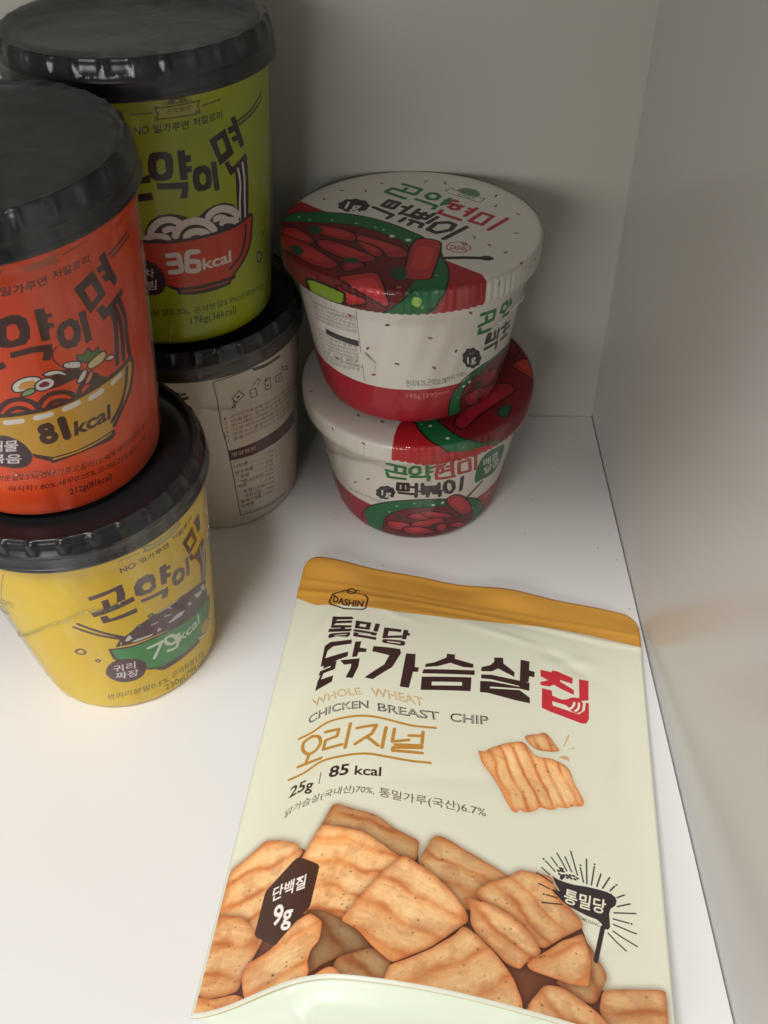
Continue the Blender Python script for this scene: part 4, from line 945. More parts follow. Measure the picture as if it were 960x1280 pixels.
('D',14215388,1.4,(245,173)),
('D',14215388,1.4,(275,186)),
('D',6266992,1.2,(223,114)),
('D',6266992,1.2,(320,217)),
],
'lid_low': [
('P',12133420,0,[[(-33,-294),(-68,-348),(-91,-393),(-104,-455),(-110,-517),(-133,-592),(300,-700),(700,-700),(700,500),(200,500),(-100,100)]]),
('P',2059071,0,[[(-51,-304),(-18,-350),(14,-425),(64,-503),(143,-549),(234,-539),(342,-488),(463,-457),(308,-395),(180,-335),(48,-294)]]),
('L',1905684,0.8,1,0,[(-51,-304),(-18,-355),(7,-415),(52,-489),(136,-551)]),
('P',7870495,0,[[(49,-273),(81,-324),(131,-415),(210,-480),(316,-484),(440,-440),(527,-333),(553,-217),(509,224),(55,128)]]),
('L',1905684,0.7,1,0,[(77,-335),(125,-405),(199,-474),(294,-483)]),
('P',10494000,1,[[(159,-355),(195,-273),(281,-167),(367,-90),(428,-101),(439,-145),(358,-231),(273,-314),(203,-405),(165,-385)]]),
('P',12202046,1,[[(207,-301),(230,-256),(283,-197),(335,-156),(373,-162),(380,-186),(331,-232),(278,-279),(234,-330),(210,-318)]]),
('L',1905684,0.75,1,1,[(159,-355),(195,-273),(281,-167),(367,-90),(428,-101),(439,-145),(358,-231),(273,-314),(203,-405),(165,-385)]),
('P',2054720,1,[[(355,-273),(397,-241),(417,-252),(397,-323),(358,-324)]]),
('L',1905684,0.6,0,1,[(355,-273),(397,-241),(417,-252),(397,-323),(358,-324)]),
('P',11022376,1,[[(442,46),(481,95),(507,100),(529,81),(540,-48),(495,-21)]]),
('P',12730422,1,[[(468,53),(492,80),(517,95),(531,84),(540,12),(501,16)]]),
('L',1905684,0.75,1,1,[(442,46),(481,95),(507,100),(529,81),(540,-48),(495,-21)]),
('P',6954020,1,[[(423,104),(405,184),(449,295),(472,236),(485,163),(458,104)]]),
('P',8662066,1,[[(434,145),(423,189),(448,244),(467,221),(474,178),(456,145)]]),
('L',1905684,0.75,1,1,[(423,104),(405,184),(449,295),(472,236),(485,163),(458,104)]),
('P',1718826,1,[[(443,293),(460,232),(481,215),(455,234)]]),
('D',13622479,1.6,(52,-387)),
('D',13622479,1.6,(125,-470)),
('D',8433792,1.1,(14,-375)),
('D',8433792,1.1,(201,-521)),
('L',10103842,0.9,0,0,[(-267,-312),(-259,-319)]),
('L',2761250,0.9,0,0,[(-161,-357),(-151,-361)]),
('L',9062954,0.9,0,0,[(-382,-391),(-383,-398)]),
('L',10103842,0.9,0,0,[(-247,-492),(-238,-497)]),
('L',10103842,0.9,0,0,[(-487,-145),(-482,-148)]),
],
'tub_low': [
('P',11084339,0,[[(-1500,220),(1500,220),(1500,-50),(-1500,-50)]]),
('T',6978154,'곤약쌀의',[(-4,588),(121,596)],(5,20),0.3),
('L',3111493,1.7,0,0,[(-131,567),(-55,557),(-58,515)]),
('L',3111493,1.7,0,0,[(-138,519),(-51,512)]),
('L',3111493,1.7,0,0,[(-93,554),(-96,518)]),
('L',3111493,1.7,0,0,[(-135,501),(-130,475),(-56,477)]),
('L',3111493,1.7,0,0,[(-17,565),(5,561),(8,525),(-11,508),(-33,518),(-34,547),(-17,565)]),
('L',3111493,1.7,0,0,[(37,570),(39,507)]),
('L',3111493,1.7,0,0,[(38,549),(57,555)]),
('L',3111493,1.7,0,0,[(39,522),(58,528)]),
('L',3111493,1.7,0,0,[(-30,495),(47,495),(45,468)]),
('L',11874364,1.7,0,0,[(77,580),(98,582)]),
('L',11874364,1.7,0,0,[(67,560),(109,563)]),
('L',11874364,1.7,0,0,[(84,546),(102,546),(109,519),(96,510),(80,520),(84,546)]),
('L',11874364,1.7,0,0,[(141,582),(155,479)]),
('L',11874364,1.7,0,0,[(123,547),(143,547)]),
('L',11874364,1.7,0,0,[(124,521),(145,521)]),
('L',11874364,1.7,0,0,[(78,510),(82,473),(163,468)]),
('L',11874364,1.7,0,0,[(176,555),(225,556),(241,471),(183,481),(176,555)]),
('L',11874364,1.7,0,0,[(255,566),(269,466)]),
('L',3812396,1.7,0,0,[(-88,439),(-92,390),(-44,394),(-44,442),(-88,439)]),
('L',3812396,1.7,0,0,[(-65,439),(-67,395)]),
('L',3812396,1.7,0,0,[(-7,444),(-6,383)]),
('L',3812396,1.7,0,0,[(-33,421),(-11,420)]),
('L',3812396,1.7,0,0,[(-86,371),(-6,369),(-9,349)]),
('L',3812396,1.7,0,0,[(20,444),(20,404),(96,400),(93,438)]),
('L',3812396,1.7,0,0,[(20,422),(94,418)]),
('L',3812396,1.7,0,0,[(58,407),(59,389)]),
('L',3812396,1.7,0,0,[(10,389),(109,381)]),
('L',3812396,1.7,0,0,[(21,371),(49,371),(45,349)]),
('L',3812396,1.7,0,0,[(72,369),(105,364),(102,343)]),
('L',3812396,2.0,0,0,[(137,443),(160,424),(169,376),(156,352),(133,365),(122,404),(125,434),(137,443)]),
('L',3812396,2.0,0,0,[(204,442),(207,348)]),
('P',3683390,0,[[(-102,369),(-103,364),(-105,359),(-108,355),(-110,350),(-111,346),(-111,341),(-112,336),(-115,331),(-118,327),(-123,325),(-127,322),(-131,319),(-134,315),(-138,311),(-142,306),(-146,303),(-150,302),(-155,302),(-159,302),(-163,302),(-167,301),(-172,298),(-177,296),(-181,295),(-184,297),(-187,301),(-188,304),(-190,307),(-193,309),(-197,309),(-201,311),(-203,313),(-203,318),(-202,324),(-200,329),(-198,334),(-199,338),(-200,342),(-200,346),(-199,351),(-196,357),(-192,362),(-188,366),(-184,370),(-182,375),(-179,380),(-177,385),(-173,390),(-169,393),(-164,395),(-160,396),(-155,398),(-152,400),(-147,404),(-143,407),(-139,409),(-135,408),(-132,406),(-129,404),(-126,402),(-123,402),(-119,402),(-114,402),(-111,400),(-109,396),(-109,392),(-109,387),(-108,383),(-107,380),(-104,377),(-102,373)]]),
('T',15920870,'1g',[(-174,326),(-126,330)],(4,42),1.0),
('T',12104892,'당류',[(-162,375),(-139,380)],(0,12),0.1),
('P',2059071,1,[[(285,362),(275,441),(287,507),(323,544),(393,533),(447,504),(468,442),(462,366),(405,338),(336,352)]]),
('T',14999764,'매콤',[(319,449),(423,435)],(-13,58),1.6),
('T',14999764,'달콤',[(337,381),(451,370)],(-13,60),1.6),
('L',3810850,1.7,0,0,[(252,268),(289,302),(332,335)]),
('P',2059071,0,[[(-297,135),(-237,219),(-118,299),(11,328),(141,308),(260,264),(359,174),(429,65),(425,-10),(314,11),(66,31),(-298,-59)]]),
('L',1905684,0.8,1,0,[(-340,5),(-312,113),(-237,216),(-118,297),(11,328),(141,308),(260,261),(343,192),(408,101),(441,13)]),
('P',7608866,0,[[(-207,36),(-177,140),(-123,208),(-32,262),(145,261),(293,185),(339,81),(314,11),(68,2),(-195,-10)]]),
('L',1905684,0.6,1,0,[(-186,60),(-179,127),(-140,189),(-32,260),(145,258)]),
('P',11479608,1,[[(-162,121),(-128,138),(-33,135),(-41,101),(-83,68),(-149,75)]]),
('P',13187654,1,[[(-137,124),(-116,133),(-57,134),(-63,115),(-88,96),(-129,99)]]),
('L',1905684,0.75,1,1,[(-162,121),(-128,138),(-33,135),(-41,101),(-83,68),(-149,75)]),
('P',11479608,1,[[(-47,200),(-17,222),(27,215),(90,169),(44,164),(-40,177)]]),
('P',13187654,1,[[(-26,206),(-7,217),(20,213),(58,189),(30,185),(-21,193)]]),
('L',1905684,0.75,1,1,[(-47,200),(-17,222),(27,215),(90,169),(44,164),(-40,177)]),
('P',11479608,1,[[(12,227),(56,235),(160,188),(172,154),(58,182)]]),
('P',13187654,1,[[(41,226),(68,229),(132,202),(138,184),(70,199)]]),
('L',1905684,0.75,1,1,[(12,227),(56,235),(160,188),(172,154),(58,182)]),
('P',11479608,1,[[(-33,140),(44,164),(122,168),(141,129),(94,105),(-17,108)]]),
('P',13187654,1,[[(1,151),(49,162),(97,164),(108,143),(79,129),(11,133)]]),
('L',1905684,0.75,1,1,[(-33,140),(44,164),(122,168),(141,129),(94,105),(-17,108)]),
('P',11479608,1,[[(-73,97),(14,108),(88,67),(90,46),(-50,47)]]),
('P',13187654,1,[[(-41,98),(14,103),(59,82),(60,70),(-26,71)]]),
('L',1905684,0.75,1,1,[(-73,97),(14,108),(88,67),(90,46),(-50,47)]),
('P',11479608,1,[[(95,92),(143,116),(165,69),(133,41)]]),
('P',13187654,1,[[(109,96),(139,108),(152,82),(132,67)]]),
('L',1905684,0.75,1,1,[(95,92),(143,116),(165,69),(133,41)]),
('P',11479608,1,[[(172,79),(235,86),(287,29),(246,29)]]),
('P',13187654,1,[[(193,82),(233,82),(263,51),(239,51)]]),
('L',1905684,0.75,1,1,[(172,79),(235,86),(287,29),(246,29)]),
('P',2310190,1,[[(-110,176),(-85,194),(-71,172),(-95,160)]]),
('P',2310190,1,[[(70,110),(109,126),(126,114),(87,94)]]),
('P',2310190,1,[[(216,146),(245,138),(259,110),(230,114)]]),
('P',11546680,1,[[(140,286),(148,317),(185,325),(241,275),(293,185),(305,130),(256,127),(212,172),(162,242)]]),
('P',13254726,1,[[(165,274),(170,291),(194,293),(229,263),(258,215),(263,186),(235,184),(210,209),(179,249)]]),
('L',1905684,0.75,1,1,[(140,286),(148,317),(185,325),(241,275),(293,185),(305,130),(256,127),(212,172),(162,242)]),
('D',14871776,1.6,(120,287)),
('D',14871776,1.6,(74,278)),
('D',13163720,0.9,(-102,267)),
('D',13163720,0.9,(-144,206)),
('D',13163720,0.9,(-17,300)),
('D',13163720,0.9,(344,97)),
('D',13163720,0.9,(311,149)),
('T',14262432,'매콤',[(401,158),(453,156)],(-13,33),0.3),
('L',10103842,0.7,0,0,[(-310,347),(-327,334)]),
('L',2761250,0.7,0,0,[(-227,420),(-241,411)]),
('T',9079428,'현미78.3%,곤약20.3%',[(-382,239),(-287,259),(-181,258)],(7,27),0.15),
],
'_seams': [
('yellow',1.6,[(-405,540),(-284,594),(-571,224),(-652,107),(-78,635),(-11,670),(55,721),(106,720),(149,718),(213,726)]),
('yellow',1.8,[(669,821),(708,711),(666,655),(585,656)]),
('tub_low',2.0,[(-591,398),(-689,269),(-449,456),(-365,509),(-306,521),(-231,553),(-155,583)]),
('tub_high',2.2,[(700,406),(493,493),(458,469),(408,453),(362,445),(349,439)]),
('tub_high',1.4,[(-196,382),(-172,357),(-148,331),(-159,280)]),
('green',1.8,[(40,287),(42,216),(46,144),(25,70),(8,25)]),
('orange',1.6,[(26,221),(46,211),(72,216),(108,218),(127,197),(152,206)]),
('white',1.6,[(75,833),(106,820),(138,805),(172,802),(210,779)]),
],
}
# ---------------------------------------------------------------- a small 2-D printer: turns the artwork above into label images
def srgb(c): return np.array([(c >> 16) & 255, (c >> 8) & 255, c & 255], dtype=np.float32)/255.0
def box1(a, r, ax):
    if r < 1: return a
    p = np.pad(a, [(r+1, r) if i == ax else (0, 0) for i in range(a.ndim)], mode='edge')
    c = np.cumsum(p, axis=ax, dtype=np.float64)
    n = 2*r+1
    hi = [slice(None)]*a.ndim; lo = list(hi)
    hi[ax] = slice(n, None); lo[ax] = slice(0, -n)
    return ((c[tuple(hi)]-c[tuple(lo)])/n).astype(np.float32)
def blur(a, r):
    for _ in range(3):
        a = box1(a, r, 0); a = box1(a, r, 1)
    return a
def vnoise(h, w, cell, seed, octaves=4):
    rg = np.random.RandomState(seed); out = np.zeros((h, w), np.float32); amp = 1.0; tot = 0
    for _ in range(octaves):
        gh, gw = int(h/cell)+3, int(w/cell)+3
        g = rg.rand(gh, gw).astype(np.float32)
        y = np.arange(h)/cell; x = np.arange(w)/cell
        y0 = y.astype(int); x0 = x.astype(int); fy = y-y0; fx = x-x0
        fy = (fy*fy*(3-2*fy))[:, None]; fx = (fx*fx*(3-2*fx))[None]
        a = g[y0][:, x0]; b = g[y0][:, x0+1]; c = g[y0+1][:, x0]; d = g[y0+1][:, x0+1]
        out += amp*((a*(1-fx)+b*fx)*(1-fy)+(c*(1-fx)+d*fx)*fy); tot += amp
        amp *= 0.5; cell = max(2.0, cell/2.1)
    return out/tot
def lattice(U, V, seed, n=256):
    """smooth random field sampled at any coordinates"""
    g = np.random.RandomState(seed).rand(n, n).astype(np.float32)
    u0 = np.floor(U).astype(int); v0 = np.floor(V).astype(int); fu = U-u0; fv = V-v0
    fu = fu*fu*(3-2*fu); fv = fv*fv*(3-2*fv)
    f = lambda i, j: g[(u0+i) % n, (v0+j) % n]
    return (f(0, 0)*(1-fu)+f(1, 0)*fu)*(1-fv)+(f(0, 1)*(1-fu)+f(1, 1)*fu)*fv
def rough_outline(p, k, seed):
    """a straight-sided outline with slightly crumbly edges and small corner radii"""
    rg = np.random.RandomState(seed); out = []
    m = len(p)
    for i in range(m):
        a, b = p[i], p[(i+1) % m]; n = max(2, int(np.hypot(*(b-a))/(1.1*k)))
        for j in range(n): out.append(a+(b-a)*(j/n)+rg.uniform(-.13, .13, 2)*k)
    out = np.array(out)
    for _ in range(2): out = 0.5*out+0.25*(np.roll(out, 1, 0)+np.roll(out, -1, 0))
    return catmull(out, True, 3)
def area2(p):
    x, y = p[:, 0], p[:, 1]
    return float(np.sum(x*np.roll(y, -1)-np.roll(x, -1)*y))
def catmull(p, closed, n=6):
    p = np.asarray(p, float); m = len(p)
    if m < 3: return p
    out = []
    rng = range(m) if closed else range(m-1)
    for i in rng:
        p0 = p[(i-1) % m] if closed or i > 0 else p[0]
        p1 = p[i]; p2 = p[(i+1) % m]
        p3 = p[(i+2) % m] if closed or i+2 < m else p[-1]
        for k in range(n):
            t = k/n
            out.append(0.5*((2*p1)+(-p0+p2)*t+(2*p0-5*p1+4*p2-p3)*t*t+(-p0+3*p1-3*p2+p3)*t**3))
    if not closed: out.append(p[-1])
    return np.array(out)
_GL = {}
def glyph_tris(text, bold):
    key = (text, round(bold, 2))
    if key not in _GL:
        cu = bpy.data.curves.new('tmp_text', 'FONT'); cu.body = text; cu.offset = bold*0.014; cu.resolution_u = 3
        o = bpy.data.objects.new('tmp_text', cu); COL.objects.link(o)
        dg = bpy.context.evaluated_depsgraph_get()
        ev = o.evaluated_get(dg); me = ev.to_mesh(); me.calc_loop_triangles()
        co = np.empty(len(me.vertices)*3, np.float32); me.vertices.foreach_get('co', co); co = co.reshape(-1, 3)[:, :2].astype(float)
        ti = np.empty(len(me.loop_triangles)*3, np.int32); me.loop_triangles.foreach_get('vertices', ti)
        ev.to_mesh_clear(); bpy.data.objects.remove(o); bpy.data.curves.remove(cu)
        _GL[key] = co[ti].reshape(-1, 3, 2)
    return _GL[key]
class Canvas:
    """x0, y0: label coordinates (mm) of the lower left corner"""
    def __init__(s, x0, y0, wmm, hmm, k, col):
        s.x0, s.y0, s.k = x0, y0, k; s.w, s.h = int(wmm*k), int(hmm*k)
        s.a = np.empty((s.h, s.w, 3), np.float32); s.a[:] = srgb(col)
    def px(s, pts, scale=0.1):
        p = np.asarray(pts, float)*scale
        return np.stack([(p[:, 0]-s.x0)*s.k, (p[:, 1]-s.y0)*s.k], 1)
    def cover(s, loops, SS=4):
        E = []
        for l in loops: E.append(np.concatenate([l, np.roll(l, -1, 0)], 1))
        E = np.concatenate(E)
        bx0 = int(max(0, math.floor(E[:, [0, 2]].min())-1)); bx1 = int(min(s.w, math.ceil(E[:, [0, 2]].max())+2))
        by0 = int(max(0, math.floor(E[:, [1, 3]].min())-1)); by1 = int(min(s.h, math.ceil(E[:, [1, 3]].max())+2))
        if bx1 <= bx0 or by1 <= by0: return None
        W, H = bx1-bx0, by1-by0
        x1, y1, x2, y2 = E[:, 0]-bx0, (E[:, 1]-by0)*SS, E[:, 2]-bx0, (E[:, 3]-by0)*SS
        sg = np.where(y2 > y1, 1.0, -1.0); lo = np.minimum(y1, y2); hi = np.maximum(y1, y2)
        r0 = np.ceil(lo-0.5).astype(int); r1 = np.ceil(hi-0.5).astype(int)
        r0 = np.clip(r0, 0, H*SS); r1 = np.clip(r1, 0, H*SS); n = r1-r0
        ok = n > 0
        if not ok.any(): return None
        idx = np.repeat(np.nonzero(ok)[0], n[ok]); st = np.repeat(np.cumsum(n[ok])-n[ok], n[ok])
        row = r0[idx]+(np.arange(len(idx))-st)
        t = (row+0.5-y1[idx])/(y2[idx]-y1[idx]); x = x1[idx]+t*(x2[idx]-x1[idx])
        x = np.clip(x, 0, W-0.001); xi = x.astype(int); fr = x-xi
        rr = row//SS; v = -sg[idx]/SS
        acc = np.bincount(rr*(W+1)+xi, v*(1-fr), H*(W+1))+np.bincount(rr*(W+1)+xi+1, v*fr, H*(W+1)+1)[:H*(W+1)]
        c = np.clip(np.abs(np.cumsum(acc.reshape(H, W+1), 1)[:, :W]), 0, 1).astype(np.float32)
        return bx0, by0, c
    def put(s, r, col, al=1.0):
        if r is None: return
        x, y, c = r; h, w = c.shape; v = s.a[y:y+h, x:x+w]; c = (c*al)[..., None]
        v *= 1-c; v += c*srgb(col)
    def orient(s, loops):
        out = []
        for i, l in enumerate(loops):
            if (area2(l) > 0) != (i == 0): l = l[::-1]
            out.append(l)
        return out
    def poly(s, loops, col, sm=0):
        L_ = [s.px(l) for l in loops]
        if sm: L_ = [catmull(l, True) for l in L_]
        s.put(s.cover(s.orient(L_)), col)
    def stroke(s, pts, w, col, sm=0, cl=0):
        p = s.px(pts)
        if sm: p = catmull(p, cl)
        if cl: p = np.concatenate([p, p[:1]])
        r = w*s.k/2; L_ = []
        if len(p) == 2: L_pts = p
        for a, b in zip(p[:-1], p[1:]):
            d = b-a; n = np.hypot(*d)
            if n < 1e-6: continue
            q = np.array([-d[1], d[0]])/n*r
            L_.append(np.array([a+q, a-q, b-q, b+q]))
        ang = np.linspace(0, 2*np.pi, 13)[:-1]; ci = np.stack([np.cos(ang), np.sin(ang)], 1)*r
        for a in p: L_.append(ci+a)
        L_ = [l if area2(l) > 0 else l[::-1] for l in L_]
        s.put(s.cover(L_), col)
    def text(s, txt, base, up, col, bold):
        T_ = glyph_tris(txt, bold)
        if not len(T_): return
        kor = any(ord(c) > 0x1100 for c in txt)
        xm, xM = T_[..., 0].min(), T_[..., 0].max(); ym = 0.0; yM = T_[..., 1].max()
        if kor:
            R_ = glyph_tris('달', bold); ym, yM = R_[..., 1].min(), R_[..., 1].max()
        b = s.px(base); u = np.array(up)*0.1*s.k
        d = np.hypot(*(b[1:]-b[:-1]).T); cum = np.concatenate([[0], np.cumsum(d)]); tot = cum[-1]
        # arc length table, smoothed so the base line bends instead of breaking
        bb = catmull(b, False, 8) if len(b) > 2 else b
        dd = np.hypot(*(bb[1:]-bb[:-1]).T); cc = np.concatenate([[0], np.cumsum(dd)])
        X = (T_[..., 0]-xm)/(xM-xm)*cc[-1]; Y = (T_[..., 1]-ym)/(yM-ym)
        P = np.stack([np.interp(X, cc, bb[:, 0]), np.interp(X, cc, bb[:, 1])], -1)+Y[..., None]*u
        s.put(s.cover([t if area2(t) > 0 else t[::-1] for t in P]), col)
    def chip(s, pts, ang, sp, tone, seed):
        lone = sp < 6
        r = s.cover(s.orient([rough_outline(s.px(pts), s.k, seed)]))
        if r is None: return
        k = s.k; pad = int(4*k); x, y, c = r
        X0, Y0 = max(0, x-pad), max(0, y-pad); X1, Y1 = min(s.w, x+c.shape[1]+pad), min(s.h, y+c.shape[0]+pad)
        m = np.zeros((Y1-Y0, X1-X0), np.float32); m[y-Y0:y-Y0+c.shape[0], x-X0:x-X0+c.shape[1]] = c
        h, w = m.shape; v = s.a[Y0:Y1, X0:X1]
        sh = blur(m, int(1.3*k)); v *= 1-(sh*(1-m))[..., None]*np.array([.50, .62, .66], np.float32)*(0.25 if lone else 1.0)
        yy, xx = np.mgrid[0:h, 0:w].astype(np.float32)/k
        a = math.radians(ang); n1 = vnoise(h, w, 9*k, seed, 4); n2 = vnoise(h, w, 2.2*k, seed+5, 4); n3 = vnoise(h, w, 0.7*k, seed+9, 2)
        t = -math.sin(a)*xx+math.cos(a)*yy; l = math.cos(a)*xx+math.sin(a)*yy
        t = t+(n1-.5)*(2.2 if lone else 4.2)+0.5*np.sin(l*0.35+seed)
        ph = (t/(sp*(1.0 if lone else 1.15))+seed*0.37) % 1.0
        wr = lattice(t/0.8, l/5.0, seed+31)*0.6+lattice(t/0.35+7, l/2.6, seed+32)*0.4    # fine wrinkles along the ridges
        brk = np.clip(lattice(t/6.0, l/7.0, seed+33)*2.2-0.5, 0.15, 1)                   # creases fade in and out
        ridge = np.clip(1-np.minimum(ph, 1-ph)/0.20, 0, 1)**1.4
        rise = np.sin(np.pi*ph)**0.8
        e = blur(m, int(1.7*k)); e2 = blur(m, int(0.5*k))
        edge = np.clip((e-0.5)*2.0, 0, 1); rim = np.clip((e2-.5)*2, 0, 1)
        base = np.array([0.925, 0.635, 0.375], np.float32); hi = np.array([0.985, 0.815, 0.585], np.float32)
        cr = np.array([0.76, 0.41, 0.21], np.float32); ed = np.array([0.86, 0.49, 0.26], np.float32)
        f = np.clip(0.05+0.70*rise-0.45*(ph-.5)+0.9*(n1-.5)+0.5*(n2-.5)+0.28*(wr-.5), 0, 1)[..., None]
        col = base*(1-f)+hi*f
        g = (ridge*brk*(0.75+0.5*(wr-.5)))[..., None].clip(0, 0.7); col = col*(1-g)+cr*g
        q = ((1-edge)*0.62*(0.6+0.8*n2))[..., None].clip(0, 1); col = col*(1-q)+ed*q
        q = ((1-rim)*0.35*(0.3+1.2*n2))[..., None].clip(0, 1); col = col*(1-q)+cr*0.85*q
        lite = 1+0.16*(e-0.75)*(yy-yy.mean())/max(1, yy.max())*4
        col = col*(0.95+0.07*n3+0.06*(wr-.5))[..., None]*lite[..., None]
        brown = np.clip((vnoise(h, w, 5*k, seed+21, 3)-.52)*1.6, 0, .22)[..., None]; col = col*(1-brown)+np.array([.66, .40, .25], np.float32)*brown
        rg = np.random.RandomState(seed+3)
        for _ in range(int(w*h/(k*k)/70)+2):
            cx, cy, rr = rg.randint(w), rg.randint(h), rg.uniform(.16, .36)*k
            x_0, x_1, y_0, y_1 = max(0, int(cx-3*rr)), int(cx+3*rr)+1, max(0, int(cy-3*rr)), int(cy+3*rr)+1
            d2 = ((np.arange(y_0, min(h, y_1))-cy)[:, None]**2+(np.arange(x_0, min(w, x_1))-cx)[None]**2)/(rr*rr)
            col[y_0:y_1, x_0:x_1] *= (1-rg.uniform(.3, .62)*np.exp(-d2))[..., None]
        col = np.clip(col*tone, 0, 1)
        v *= (1-m)[..., None]; v += col.astype(np.float32)*m[..., None]
    def play(s, ops):
        for i, o in enumerate(ops):
            if o[0] == 'P': s.poly(o[3], o[1], o[2])
            elif o[0] == 'L': s.stroke(o[5], o[2], o[1], o[3], o[4])
            elif o[0] == 'T': s.text(o[2], o[3], o[4], o[1], o[5])
            elif o[0] == 'D': s.stroke([o[3], (o[3][0]+1, o[3][1])], o[2], o[1])
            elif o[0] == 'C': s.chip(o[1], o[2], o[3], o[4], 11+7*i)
    def image(s, name):
        im = bpy.data.images.new(name, s.w, s.h, alpha=False)
        px = np.ones((s.h, s.w, 4), np.float32); px[..., :3] = np.clip(s.a, 0, 1)
        im.pixels.foreach_set(px.ravel()); im.update()
        im.pack()
        return im
def print_mat(name, im, rough=0.35, coat=0.0, bump=None, spec=0.5):
    m, N, L, b = new_mat(name)
    t = N.new('ShaderNodeTexImage'); t.image = im; t.interpolation = 'Cubic'; t.extension = 'REPEAT'
    L.new(t.outputs['Color'], b.inputs['Base Color'])
    b.inputs['Roughness'].default_value = rough; b.inputs['Specular IOR Level'].default_value = spec
    b.inputs['Coat Weight'].default_value = coat; b.inputs['Coat Roughness'].default_value = 0.1
    if bump: noise_bump(N, L, b, *bump)
    return m
def cup_label(key, col, extra=None):
    c = Canvas(-math.pi*43, 0, 2*math.pi*43, 105, 9, col)
    if extra: extra(c)
    c.play(ART[key]); return c.image(key+'_label')
def tub_label(key, col, extra=None):
    c = Canvas(-math.pi*46, 0, 2*math.pi*46, 65, 9, col)
    if extra: extra(c)
    c.play(ART[key]); return c.image(key+'_label')
def lid_label(key, col):
    c = Canvas(-75, -75, 150, 150, 9, col); c.play(ART[key]); return c.image(key+'_art')
# ---------------------------------------------------------------- materials made from the labels
def mottled(c1, c2, cell, seed):
    def f(c):
        n = vnoise(c.h, c.w, cell*c.k, seed, 3)[..., None]
        c.a[:] = srgb(c1)*(1-n)+srgb(c2)*n
    return f
im_green = cup_label('green', 0xa6b420, mottled(0x9fae18, 0xb4c030, 20, 3))
im_orange = cup_label('orange', 0xea4a1c, mottled(0xe63f12, 0xf05c2a, 22, 4))
im_yellow = cup_label('yellow', 0xf5cf2a, mottled(0xf2c61a, 0xf7da50, 22, 5))
im_white = cup_label('white', 0xd6cfc3)
im_th = tub_label('tub_high', 0xe2dfd6); im_tl = tub_label('tub_low', 0xe2dfd6)
im_lh = lid_label('lid_high', 0xdedbd2); im_ll = lid_label('lid_low', 0xdedbd2)
cp = Canvas(0, 0, PW, PL, 10, 0xdcdcc5)
BAND = [(-20, 1795), (15, 1790), (100, 1762), (159, 1768), (267, 1769), (465, 1748), (739, 1771), (1009, 1818), (1202, 1846), (1337, 1848), (1561, 1829), (1700, 2200), (-20, 2200)]
cp.poly([BAND[:-2]+[(1700, 1829), (1700, 2200), (-20, 2200)]], 0xd2993f)
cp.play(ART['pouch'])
cp.poly([[(-10, -10), (1600, -10), (1600, 16), (-10, 16)]], 0xd6d8c8)
cp.poly([[(-10, -10), (9, -10), (9, 1780), (-10, 1780)]], 0xd9dccb); cp.poly([[(1550, -10), (1600, -10), (1600, 1780), (1550, 1780)]], 0xd9dccb)
im_p = cp.image('pouch_print')

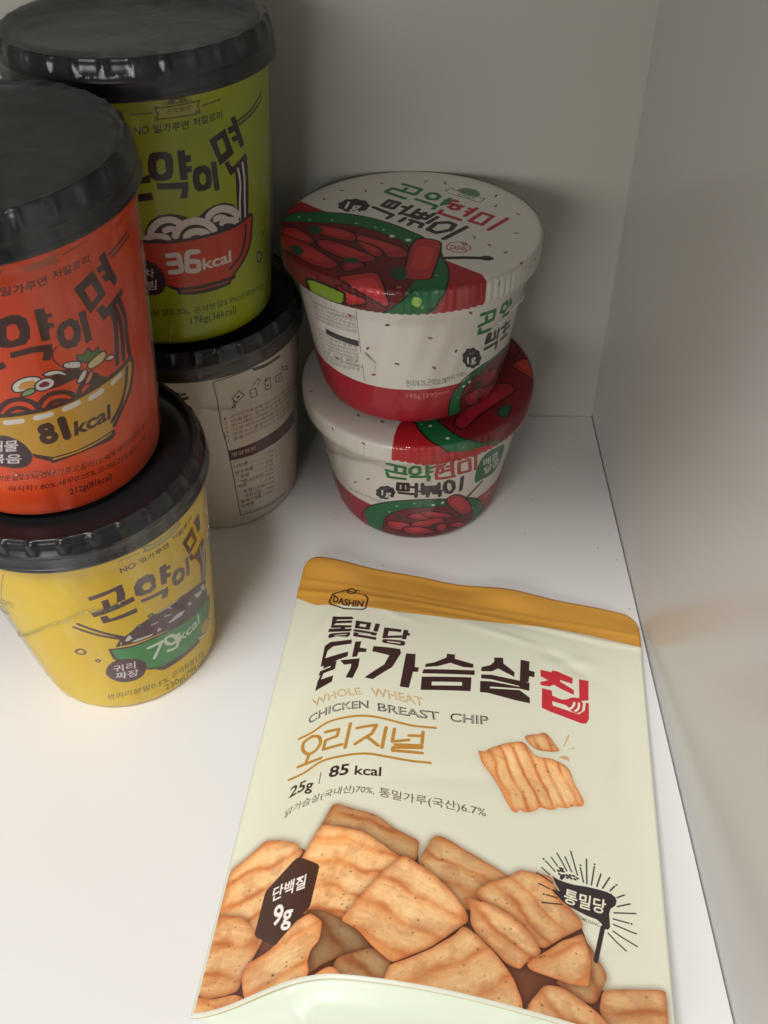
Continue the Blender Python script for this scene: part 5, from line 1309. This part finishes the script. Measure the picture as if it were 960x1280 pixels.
def film_material(name, haze, tint, rough=0.05, bump=0.35, wr=(1, 1, 0.16), gloss=0.5):
    """clear shrink film: mostly see-through, mirror-like at grazing angles and on its wrinkles, with a little milkiness"""
    m = bpy.data.materials.new(name); m.use_nodes = True; N = m.node_tree.nodes; L = m.node_tree.links
    N.remove(N['Principled BSDF']); out = N['Material Output']
    tr = N.new('ShaderNodeBsdfTransparent'); gl = N.new('ShaderNodeBsdfGlossy'); df = N.new('ShaderNodeBsdfDiffuse')
    gl.inputs['Roughness'].default_value = rough; df.inputs['Color'].default_value = (*tint, 1)
    tc = N.new('ShaderNodeTexCoord'); mp = N.new('ShaderNodeMapping'); mp.inputs['Scale'].default_value = wr
    no = N.new('ShaderNodeTexNoise'); no.inputs['Scale'].default_value = 55; no.inputs['Detail'].default_value = 5; no.inputs['Distortion'].default_value = 1.2
    bu = N.new('ShaderNodeBump'); bu.inputs['Strength'].default_value = bump; bu.inputs['Distance'].default_value = 0.0012
    L.new(tc.outputs['Object'], mp.inputs[0]); L.new(mp.outputs[0], no.inputs['Vector']); L.new(no.outputs[0], bu.inputs['Height'])
    L.new(bu.outputs[0], gl.inputs['Normal'])
    fr = N.new('ShaderNodeFresnel'); fr.inputs[0].default_value = 1.5; L.new(bu.outputs[0], fr.inputs['Normal'])
    # milky patches
    n2 = N.new('ShaderNodeTexNoise'); n2.inputs['Scale'].default_value = 38; n2.inputs['Detail'].default_value = 7; n2.inputs['Roughness'].default_value = .65
    L.new(mp.outputs[0], n2.inputs['Vector'])
    cr = N.new('ShaderNodeMapRange'); cr.inputs[1].default_value = .52; cr.inputs[2].default_value = .72; cr.inputs[3].default_value = haze*.06; cr.inputs[4].default_value = haze
    L.new(n2.outputs[0], cr.inputs[0])
    m1 = N.new('ShaderNodeMixShader'); m2 = N.new('ShaderNodeMixShader')
    mu = N.new('ShaderNodeMath'); mu.operation = 'MULTIPLY'; mu.inputs[1].default_value = gloss; L.new(fr.outputs[0], mu.inputs[0])
    L.new(cr.outputs[0], m1.inputs[0]); L.new(tr.outputs[0], m1.inputs[1]); L.new(df.outputs[0], m1.inputs[2])
    L.new(mu.outputs[0], m2.inputs[0]); L.new(m1.outputs[0], m2.inputs[1]); L.new(gl.outputs[0], m2.inputs[2])
    L.new(m2.outputs[0], out.inputs['Surface'])
    return m
f_cup = film_material('shrink_film_clear', 0.16, (.8, .8, .78))
f_top = film_material('shrink_film_dull', 0.10, (.6, .62, .6), rough=.12, bump=.7)
f_tub = film_material('shrink_film_tub', 0.12, (.8, .8, .78), bump=.3)
f_edge = film_material('shrink_film_crinkled', 0.42, (.85, .85, .82), rough=.12, bump=.8, gloss=1.0)
CB = dict(rough=0.40, spec=0.25)
m_c = {k: print_mat(k+'_cup_print', im, **CB) for k, im in (('green', im_green), ('orange', im_orange), ('yellow', im_yellow), ('white', im_white))}
cups = (('yellow', 'yellow noodle cup marked 79kcal with a green bowl, at the bottom of the front stack', False, f_cup),
        ('orange', 'orange noodle cup marked 81kcal with a yellow bowl, standing on the yellow cup', True, f_top),
        ('white', 'cream noodle cup with its back label of small print showing, under the green cup', False, f_cup),
        ('green', 'lime green noodle cup marked 36kcal with a red bowl, on top of the rear stack', True, f_top))
THING = {}
for key, lab, top, fm in cups:
    loc, tl = POSE[key]
    THING[key] = noodle_cup(loc, 0, (math.radians(tl[0]), math.radians(tl[1])), m_c[key], fm, lab, 'noodle_cup', top)
for key, ib, il, lab in (('tub_low', im_tl, im_ll, 'white and red rice cake tub standing on the shelf, lower one in the corner'),
                         ('tub_high', im_th, im_lh, 'white and red rice cake tub with a printed lid, on top of the other tub')):
    loc, tl = POSE[key]
    THING[key] = rice_cake_tub(loc, 0, (math.radians(tl[0]), math.radians(tl[1])), print_mat(key+'_print', ib, **CB), print_mat(key+'_lid_print', il, rough=.42, spec=.35), f_tub, lab)
for i, (key, wd, pts) in enumerate(ART['_seams']): film_seam(THING[key], key, wd, pts, f_edge, i)
m_pf = print_mat('pouch_print', im_p, rough=0.36, spec=0.5, bump=(38, 0.25, 0.0016, 4))
m_pb = simple('pouch_foil_back', (0.66, 0.72, 0.58), 0.3, bump=(60, 0.2, 0.001, 3))
build_pouch([m_pf, m_pb])
